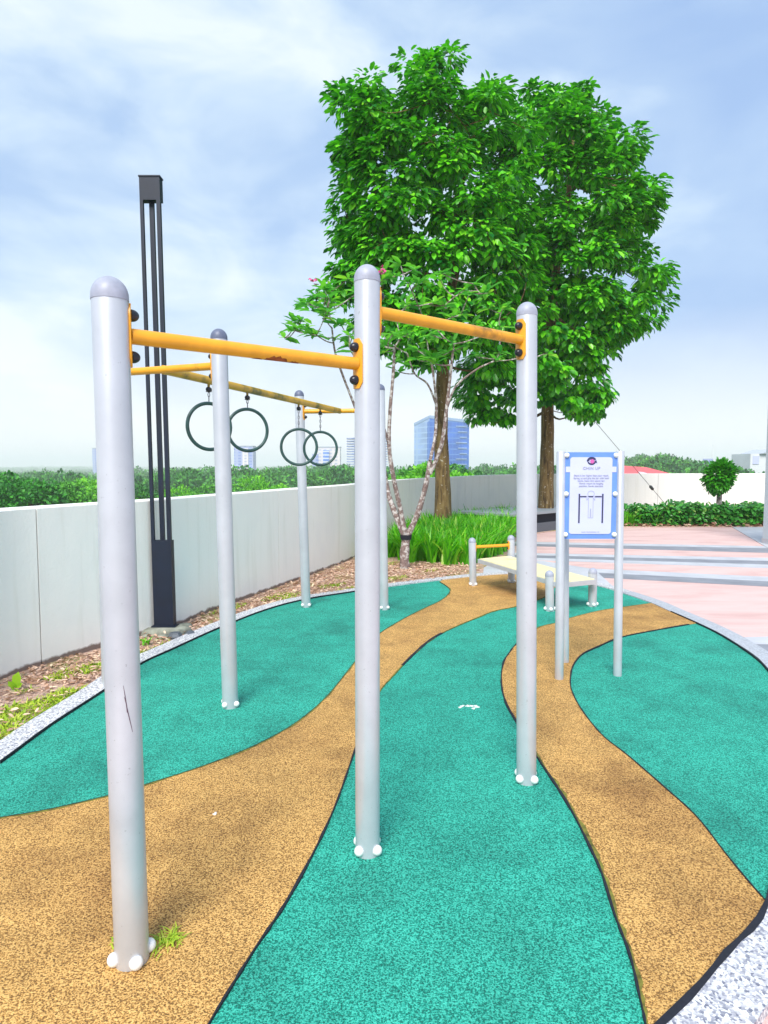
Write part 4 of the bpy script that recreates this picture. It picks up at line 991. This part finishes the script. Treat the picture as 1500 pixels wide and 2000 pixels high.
# ------------------------------------------------------------------ far view: buildings
def fbox(px0, px1, pyt, Y, depth, rot=0.0):
    a, b = D(px0, pyt, Y), D(px1, pyt, Y); return a[0], b[0], a[2]
def bmat(name, wallc, glassc, sx, sz, fx=.5, fz=.5, rough=.4):
    """facade: rows of windows laid out in world space on the building's own faces"""
    m, t, p = mat(name); c = t.nodes.new('ShaderNodeTexCoord').outputs['Object']
    s = t.nodes.new('ShaderNodeSeparateXYZ'); t.links.new(c, s.inputs[0])
    def cell(o, size, fr):
        a = t.nodes.new('ShaderNodeMath'); a.operation = 'ADD'
        if isinstance(o, tuple): t.links.new(o[0], a.inputs[0]); t.links.new(o[1], a.inputs[1])
        else: t.links.new(o, a.inputs[0]); a.inputs[1].default_value = 0
        b = t.nodes.new('ShaderNodeMath'); b.operation = 'DIVIDE'; t.links.new(a.outputs[0], b.inputs[0]); b.inputs[1].default_value = size
        f_ = t.nodes.new('ShaderNodeMath'); f_.operation = 'FRACT'; t.links.new(b.outputs[0], f_.inputs[0])
        l = t.nodes.new('ShaderNodeMath'); l.operation = 'LESS_THAN'; t.links.new(f_.outputs[0], l.inputs[0]); l.inputs[1].default_value = fr
        return l.outputs[0]
    a = cell((s.outputs['X'], s.outputs['Y']), sx, fx); b = cell(s.outputs['Z'], sz, fz)
    mm = t.nodes.new('ShaderNodeMath'); mm.operation = 'MULTIPLY'; t.links.new(a, mm.inputs[0]); t.links.new(b, mm.inputs[1])
    v = ramp(t, noise(t, c, .07, 3), [(0.35, tuple(x * .8 for x in glassc)), (0.65, tuple(min(1, x * 1.25) for x in glassc))])
    t.links.new(mix(t, mm.outputs[0], wallc, v), p.inputs['Base Color']); p.inputs['Roughness'].default_value = rough
    return m
M['b_glass'] = bmat('blue_glass_facade', (0.10, 0.24, 0.60), (0.025, 0.13, 0.52), 3.2, 3.6, .93, .80, .15)
M['b_pale'] = bmat('pale_glass_facade', (0.36, 0.50, 0.72), (0.26, 0.40, 0.66), 4, 3.6, .9, .75, .25)
M['b_roof'] = simple('pale_blue_roof', (0.30, 0.42, 0.62), .5)
M['b_tower'] = bmat('lilac_tower_facade', (0.34, 0.39, 0.62), (0.15, 0.22, 0.52), 6, 3.2, .5, .55)
M['b_white'] = bmat('white_flats_facade', (0.72, 0.66, 0.66), (0.42, 0.44, 0.56), 5, 3.2, .5, .5)
M['b_blue'] = bmat('blue_balcony_facade', (0.62, 0.66, 0.75), (0.08, 0.20, 0.62), 40, 3.2, .99, .62)
M['b_red'] = simple('red_metal_roof', (0.72, 0.09, 0.09), .45, var=.12, scale=.3)
M['b_plain'] = simple('off_white_render', (0.66, 0.68, 0.70), .8, var=.1, scale=.2)
M['b_grey'] = simple('grey_concrete_floors', (0.42, 0.46, 0.52), .8)

# glass office block, corner towards the playground, roof rising to the corner
YB = 420.; xl, xm, xr = D(811, 826, YB)[0], D(839, 812, YB)[0], D(921, 819, YB)[0]
zl, zm, zr = D(811, 825, YB)[2], D(839, 812, YB)[2], D(921, 819, YB)[2]
Lc, Mc, Rc = np.array([xl, YB + 14]), np.array([xm, YB]), np.array([xr, YB + 11]); Bc = Lc + Rc - Mc
ob = thing('office_block', 'blue glass office block with a pitched roofline behind the left tree trunk', 'building', (xm, YB, GZ))
zz = dict(l=zl + .3, m=zm, r=zr + .2); zb_ = zz['l'] - 1
def face_(a, b, za_, zb2, m, nm): part(nm, MB().add([(*a, GZ), (*b, GZ), (*b, zb2), (*a, za_)], [(0, 1, 2, 3)]), m, ob, smooth=False)
face_(Lc, Mc, zz['l'], zz['m'], M['b_pale'], 'side_facade'); face_(Mc, Rc, zz['m'], zz['r'], M['b_glass'], 'front_facade'); face_(Rc, Bc, zz['r'], zb_, M['b_pale'], 'side_facade'); face_(Bc, Lc, zb_, zz['l'], M['b_glass'], 'rear_facade')
part('roof', MB().add([(*Lc, zz['l']), (*Mc, zz['m']), (*Rc, zz['r']), (*Bc, zb_)], [(0, 1, 2), (0, 2, 3)]), M['b_roof'], ob, smooth=False)
def rail3(a, b, za_, zb2, w, m, nm, off=.25):
    t_ = unit(b - a); nn_ = np.array([t_[1], -t_[0]]); nn_ = nn_ if nn_[1] < 0 else -nn_
    a2_, b2_ = a + nn_ * off, b + nn_ * off
    part(nm, MB().add([(*a2_, za_ - w), (*b2_, zb2 - w), (*b2_, zb2 + .2), (*a2_, za_ + .2), (*a, za_ - w), (*b, zb2 - w), (*b, zb2 + .2), (*a, za_ + .2)], [(0, 1, 2, 3), (4, 7, 6, 5), (0, 4, 5, 1), (3, 2, 6, 7), (0, 3, 7, 4), (1, 5, 6, 2)]), m, ob, smooth=False)
rail3(Lc, Mc, zz['l'], zz['m'], 1.6, M['b_roof'], 'roof_edge'); rail3(Mc, Rc, zz['m'], zz['r'], 1.6, M['b_roof'], 'roof_edge')
lv = MB(); t_ = unit(Rc - Mc)
for i in range(22):
    za_ = zz['r'] - 4 - i * 1.9
    if za_ < -6: break
    a = Mc + (Rc - Mc) * (.70 - .12 * ((i * 7) % 3) / 3); b = Mc + (Rc - Mc) * .93
    lv.box((min(a[0], b[0]), min(a[1], b[1]) - .45, za_), (max(a[0], b[0]), max(a[1], b[1]) - 2.0, za_ + .35)) if i % 3 else None
strip_ = MB(); a = Lc + (Mc - Lc) * .86; strip_.add([(*(a - np.array([0, .3])), GZ), (*(Mc - np.array([0, .3])), GZ), (*(Mc - np.array([0, .3])), zz['m'] - 3), (*(a - np.array([0, .3])), zz['m'] - 4)], [(0, 1, 2, 3)])
part('corner_glazing', strip_, M['b_glass'], ob, smooth=False)
for i in range(11):
    za_ = zz['r'] - 4.5 - i * 3.6; sh_ = MB(); a = Mc + (Rc - Mc) * (.66 + .05 * (i % 3)); b = Mc + (Rc - Mc) * .94
    if za_ < -5: break
    nn_ = np.array([.1, -1]); v = [(*(a + nn_ * .1), za_), (*(b + nn_ * .1), za_), (*(b + nn_ * .5), za_), (*(a + nn_ * .5), za_)]; v = v + [(x_, y_, z_ + .7) for x_, y_, z_ in v]
    sh_.add(v, [(0, 1, 2, 3), (7, 6, 5, 4), (3, 2, 6, 7), (0, 4, 5, 1), (1, 5, 6, 2), (0, 3, 7, 4)]); part('sun_shade', sh_, M['b_pale'], ob, smooth=False)

def tower(name, lab, px0, px1, pyt, Y, dep, m, extras=None, cat='building', group=None):
    a, b, z = fbox(px0, px1, pyt, Y, dep); o = thing(name, lab, cat, ((a + b) / 2, Y, GZ), group)
    part('wall', MB().box((a, Y, GZ), (b, Y + dep, z)), m, o, smooth=False)
    part('roof', MB().box((a - .4, Y - .4, z), (b + .4, Y + dep + .4, z + .9)), M['b_grey'], o, smooth=False)
    return o, a, b, z
tower('tower_block', 'slim pale tower far away left of the nearest post', 180, 190, 876, 900., 14, M['b_tower'], group='distant tower blocks')
o_, a, b, z = tower('tower_block', 'lilac tower block seen below the second ring', 457, 494, 872, 700., 16, M['b_tower'], group='distant tower blocks')
part('podium', MB().box((a - 2, 694, GZ), (b + 2, 699.6, D(470, 916, 700)[2])), M['b_plain'], o_, smooth=False)
part('stair_core', MB().box((a + (b - a) * .45, 699, GZ), (a + (b - a) * .75, 700.2, z - 2)), M['b_white'], o_, smooth=False)
o_, a, b, z = tower('apartment_block', 'white apartment block with blue balconies seen through the farthest ring', 622, 664, 874, 600., 14, M['b_white'])
part('balcony_stack', MB().box((a + (b - a) * .22, 597.5, GZ), (a + (b - a) * .5, 600.2, z - 2.5)), M['b_blue'], o_, smooth=False)
part('side_block', MB().box((a - 6, 600.4, GZ), (a - .2, 612, z - 6)), M['b_tower'], o_, smooth=False)
# building under construction: open floors on a core
a, b, z = fbox(677, 757, 853, 500., 14)
o_ = thing('open_floor_tower', 'unfinished tower of open floor slabs behind the middle post', 'building', ((a + b) / 2, 500, GZ))
part('core', MB().box((a + 5.5, 504, GZ), (b - 5.5, 512, z - 1)), M['b_grey'], o_, smooth=False)
for i in range(13):
    zi = z - 1.6 - i * 2.0
    if zi < -8: break
    part('floor_slab', MB().box((a, 500, zi), (b, 514, zi + .7)), M['b_tower'], o_, smooth=False)
cl_ = MB()
for i in range(4):
    for j in (501, 512): x_ = a + 6 + (b - a - 12) * i / 3; cl_.box((x_ - .4, j, GZ), (x_ + .4, j + .8, z - .5))
part('columns', cl_, M['b_grey'], o_, smooth=False)
part('mast', MB().tube([(a + 7, 507, z - 1), (a + 7, 507, z + 3)], .2, 6), M['b_grey'], o_)
# red roofed hall
a, b, z = fbox(1195, 1345, 908, 150., 30); z0_ = D(1195, 908, 150)[2]; ze = D(1250, 934, 150)[2]
o_ = thing('red_roofed_hall', 'long hall with red roof just above the far white wall', 'building', ((a + b) / 2, 150, GZ))
part('wall', MB().box((a, 151, GZ), (b, 174, ze)), M['b_plain'], o_, smooth=False)
part('roof', MB().add([(a - 1, 150, ze), (b + 1, 150, ze - .2), (b - 5, 162, z0_ - .5), (a + 1, 162, z0_ + .3), (b + 1, 175, ze - .2), (a - 1, 175, ze)], [(0, 1, 2, 3), (3, 2, 4, 5), (1, 4, 2), (0, 3, 5)]), M['b_red'], o_, smooth=False)
part('roof_light', MB().add([(a + 8.5, 153.5, ze + .95), (b - 4.5, 153.5, ze + .65), (b - 6, 156.5, ze + 1.18), (a + 8.5, 156.5, ze + 1.55)], [(0, 1, 2, 3)]), simple('pale_pink_roof_light', (.75, .55, .62), .5), o_, smooth=False)
# white house at the right edge
a, b, z = fbox(1466, 1500, 886, 220., 12)
o_ = thing('white_house', 'white building with grey gable beyond the wall beside the column', 'building', ((a + b) / 2, 220, GZ))
part('wall', MB().box((a, 220, GZ), (b + 8, 232, z)), M['b_plain'], o_, smooth=False)
part('roof', MB().add([(a + 3, 219, z), (b + 9, 219, z), (b + 9, 233, z), (a + 3, 233, z), (a + 8, 219, z + 1.6), (a + 8, 233, z + 1.6)], [(0, 1, 4), (1, 2, 5, 4), (2, 3, 5), (3, 0, 4, 5)]), M['b_grey'], o_, smooth=False)
part('window', MB().box((a + .8, 219.8, z - 3.6), (a + 2.9, 220.1, z - .7)), M['signwhite'], o_, smooth=False)
a, b, z = fbox(1374, 1393, 896, 200., 1)
o_ = thing('billboard', 'lilac roadside billboard left of the small round tree', 'billboard', ((a + b) / 2, 200, GZ))
part('panel', MB().box((a, 200, z - 1.7), (b, 200.4, z)), M['b_tower'], o_, smooth=False); part('leg', MB().box(((a + b) / 2 - .3, 200.05, GZ), ((a + b) / 2 + .3, 200.35, z - 1.7)), M['b_grey'], o_, smooth=False)
am = D(1392, 868, 260.)
solo('antenna_mast', MB().tube([(am[0], 260, GZ), (am[0], 260, am[2] - 4), (am[0], 260, am[2])], [.35, .2, .06], 6), M['b_plain'], 'thin radio mast above the small round tree', 'mast', (am[0], 260, GZ))

# ------------------------------------------------------------------ trees beyond the wall
CARD_T = np.array([(0, 0, 0), (.35, .5, .06), (.75, .42, .02), (1, 0, -.1), (.75, -.42, .02), (.35, -.5, .06)]); CARD_F = np.array([(0, 1, 2, 3), (0, 3, 4, 5)])
def blob(C, rad, per, lf, rg):
    """leafy crown shells round centres C (n,3), rad (n,3)"""
    n = len(C); idx = np.repeat(np.arange(n), per); m_ = len(idx); dv = unit(rg.normal(size=(m_, 3))); dv[:, 2] = np.abs(dv[:, 2]) * np.where(rg.random(m_) < .85, 1, -1)
    lump = 1 + .16 * np.sin(dv[:, 0] * 5 + idx) * np.cos(dv[:, 1] * 5 + idx * 1.7) + .12 * np.sin(dv[:, 2] * 9 + idx * .7 + dv[:, 0] * 7)
    pos = C[idx] + dv * rad[idx] * (lump * (1 - .25 * rg.random(m_) ** 2))[:, None]
    return pos, dv + rg.normal(0, .5, (m_, 3)), dv + rg.normal(0, .35, (m_, 3)) + np.array([0, 0, .3]), lf * rg.uniform(.6, 1.2, m_)
near = [(-30, 972, 922, 58, 'dark'), (14, 950, 926, 66, 'dark'), (58, 952, 938, 60, 'dark'), (92, 960, 940, 75, 'dark'), (128, 962, 945, 66, 'mid'), (165, 955, 936, 78, 'bright'), (200, 960, 940, 85, 'bright'),
        (497, 962, 930, 95, 'bright'), (455, 975, 955, 90, 'mid'), (545, 968, 950, 85, 'bright'), (270, 975, 948, 85, 'mid'), (350, 975, 950, 90, 'bright'), (405, 970, 948, 100, 'mid'), (840, 945, 905, 60, 'bright'), (808, 940, 913, 75, 'mid'), (890, 940, 909, 80, 'mid')]
labs = ['leafy tree cut by the left edge above the wall', 'dark layered tree at the far left above the wall', 'dark bushy tree third from the left edge', 'blue-green rounded tree beyond the wall left of the nearest post', 'low green tree beside the dark rounded one',
        'bright green tree touching the left side of the nearest post', 'bright green tree hidden behind the nearest post', 'round bright green tree beyond the wall below the second ring', 'low green tree just left of the round bright one', 'low bright green tree just right of the round bright one',
        'green tree beyond the wall between nearest post and lamp', 'bright green tree beyond the wall right of the lamp', 'mid green tree left of the second silver post', 'bright yellow-green tree between the forked stems and the tree trunk', 'mid green tree at the foot of the glass block left side', 'mid green tree at the foot of the glass block right side']
rgn = np.random.default_rng(5)
for (px, pyb, pyt, Y, kd_), lb in zip(near, labs):
    top_ = D(px, pyt, Y); rad = rgn.uniform(2.8, 3.9) * Y / 75 * (1.35 if px < 100 else 1.0)
    c = np.array([top_[0], Y, top_[2] - rad * .52]); tr = thing('valley_tree', lb, 'tree', (c[0], Y, GZ), 'trees just beyond the parapet wall')
    Cs = np.array([c] + [c + np.array([rgn.uniform(-1, 1) * rad, rgn.uniform(-1, 1) * rad, rgn.uniform(-.9, -.05) * rad]) for _ in range(9)])
    rs = np.array([[rad * .62] * 3] + [[rad * rgn.uniform(.28, .5)] * 3 for _ in range(9)]); rs[:, 2] *= .8
    pos, d, nr, L = blob(Cs, rs, 620, .42, rgn)
    me = leaves('crown', pos, d, nr, L, L * .6, org=ORG[tr], tmpl=CARD_T, face=CARD_F); link('crown', me, M[{'dark': 'forest3', 'mid': 'forest', 'bright': 'forest2'}[kd_]], tr, smooth=False)
    part('trunk', MB().tube([(c[0], Y, GZ), (c[0], Y, c[2])], [.35, .2], 8), M['bark'], tr)
# wooded valley
P_ = []; Rd = []
def layer(n, y0, y1, pxa, pxb, top_f, r0, r1):
    for _ in range(n):
        Y = math.exp(rgn.uniform(math.log(y0), math.log(y1))); px = rgn.uniform(pxa, pxb); x = (px - 750) / F * Y
        base = hill(x, Y); r = rgn.uniform(r0, r1); ttop = D(px, top_f(px, Y) + 4.5 * math.sin(px * .021 + Y * .01) + 3 * math.sin(px * .057 + Y * .02) + rgn.uniform(-3, 13) * (1 if Y < 200 else .75), Y)[2]
        zt_ = min(max(ttop, base + 5), base + 26); P_.append((x, Y, zt_ - r * 1.28)); Rd.append((r, r, r))
tf = lambda px, Y: np.interp(px, [-200, 0, 200, 420, 560, 700, 800, 1000, 1200, 1290, 1400, 1500, 1700], [930, 926, 925, 914, 909, 911, 912, 912, 895, 889, 905, 913, 912]) if Y < 420 and Y > 170 else (np.interp(px, [0, 300, 600, 1000, 1500], [957, 952, 949, 937, 950]) if Y <= 170 else np.interp(px, [0, 200, 420, 560, 1500], [921, 918, 913, 912, 912]))
layer(420, 100, 170, -250, 1800, tf, 3.5, 6); P0_, R0_ = np.array(P_), np.array(Rd)
pos, d, nr, L = blob(P0_, R0_, 560, .62, rgn)
me = leaves('woodland', pos, d, nr, L, L * .6, tmpl=CARD_T, face=CARD_F)
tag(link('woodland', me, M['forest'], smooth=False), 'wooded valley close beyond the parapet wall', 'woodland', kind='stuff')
P_, Rd = [], []; layer(1200, 170, 520, -250, 1800, tf, 4, 7)
pos, d, nr, L = blob(np.array(P_), np.array(Rd), 260, 1.15, rgn)
me = leaves('woodland', pos, d, nr, L, L * .6, tmpl=CARD_T, face=CARD_F)
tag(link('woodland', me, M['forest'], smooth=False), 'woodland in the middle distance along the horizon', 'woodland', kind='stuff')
P_, Rd = [], []
for _ in range(5200):
    Y = rgn.uniform(520 ** .5, 3900 ** .5) ** 2; x = rgn.uniform(-.85, .85) * Y; r = rgn.uniform(5, 9) * (1 + Y / 3500); P_.append((x, Y, hill(x, Y) + 1)); Rd.append((r * 1.4, r, r * .8))
pos, d, nr, L = blob(np.array(P_), np.array(Rd), 60, 3.0, rgn)
me = leaves('woodland', pos, d, nr, L, L * .7, tmpl=CARD_T, face=CARD_F)
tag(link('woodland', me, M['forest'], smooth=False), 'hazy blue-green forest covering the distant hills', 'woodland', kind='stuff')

# ------------------------------------------------------------------ air
hz = MB().box((-5600, -800, GZ - 1.5), (5600, 4600, 75))
ho = link('haze', hz.mesh('haze'), None, smooth=False); ho['kind'] = 'stuff'; ho['label'] = 'pale blue haze over the valley'
hm = bpy.data.materials.new('haze'); hm.use_nodes = True; t = hm.node_tree; t.nodes.clear()
o_ = t.nodes.new('ShaderNodeOutputMaterial'); pv = t.nodes.new('ShaderNodeVolumePrincipled'); pv.inputs['Color'].default_value = (.98, .99, 1, 1); pv.inputs['Density'].default_value = .00055; pv.inputs['Anisotropy'].default_value = 0
t.links.new(pv.outputs[0], o_.inputs['Volume']); ho.data.materials.append(hm)
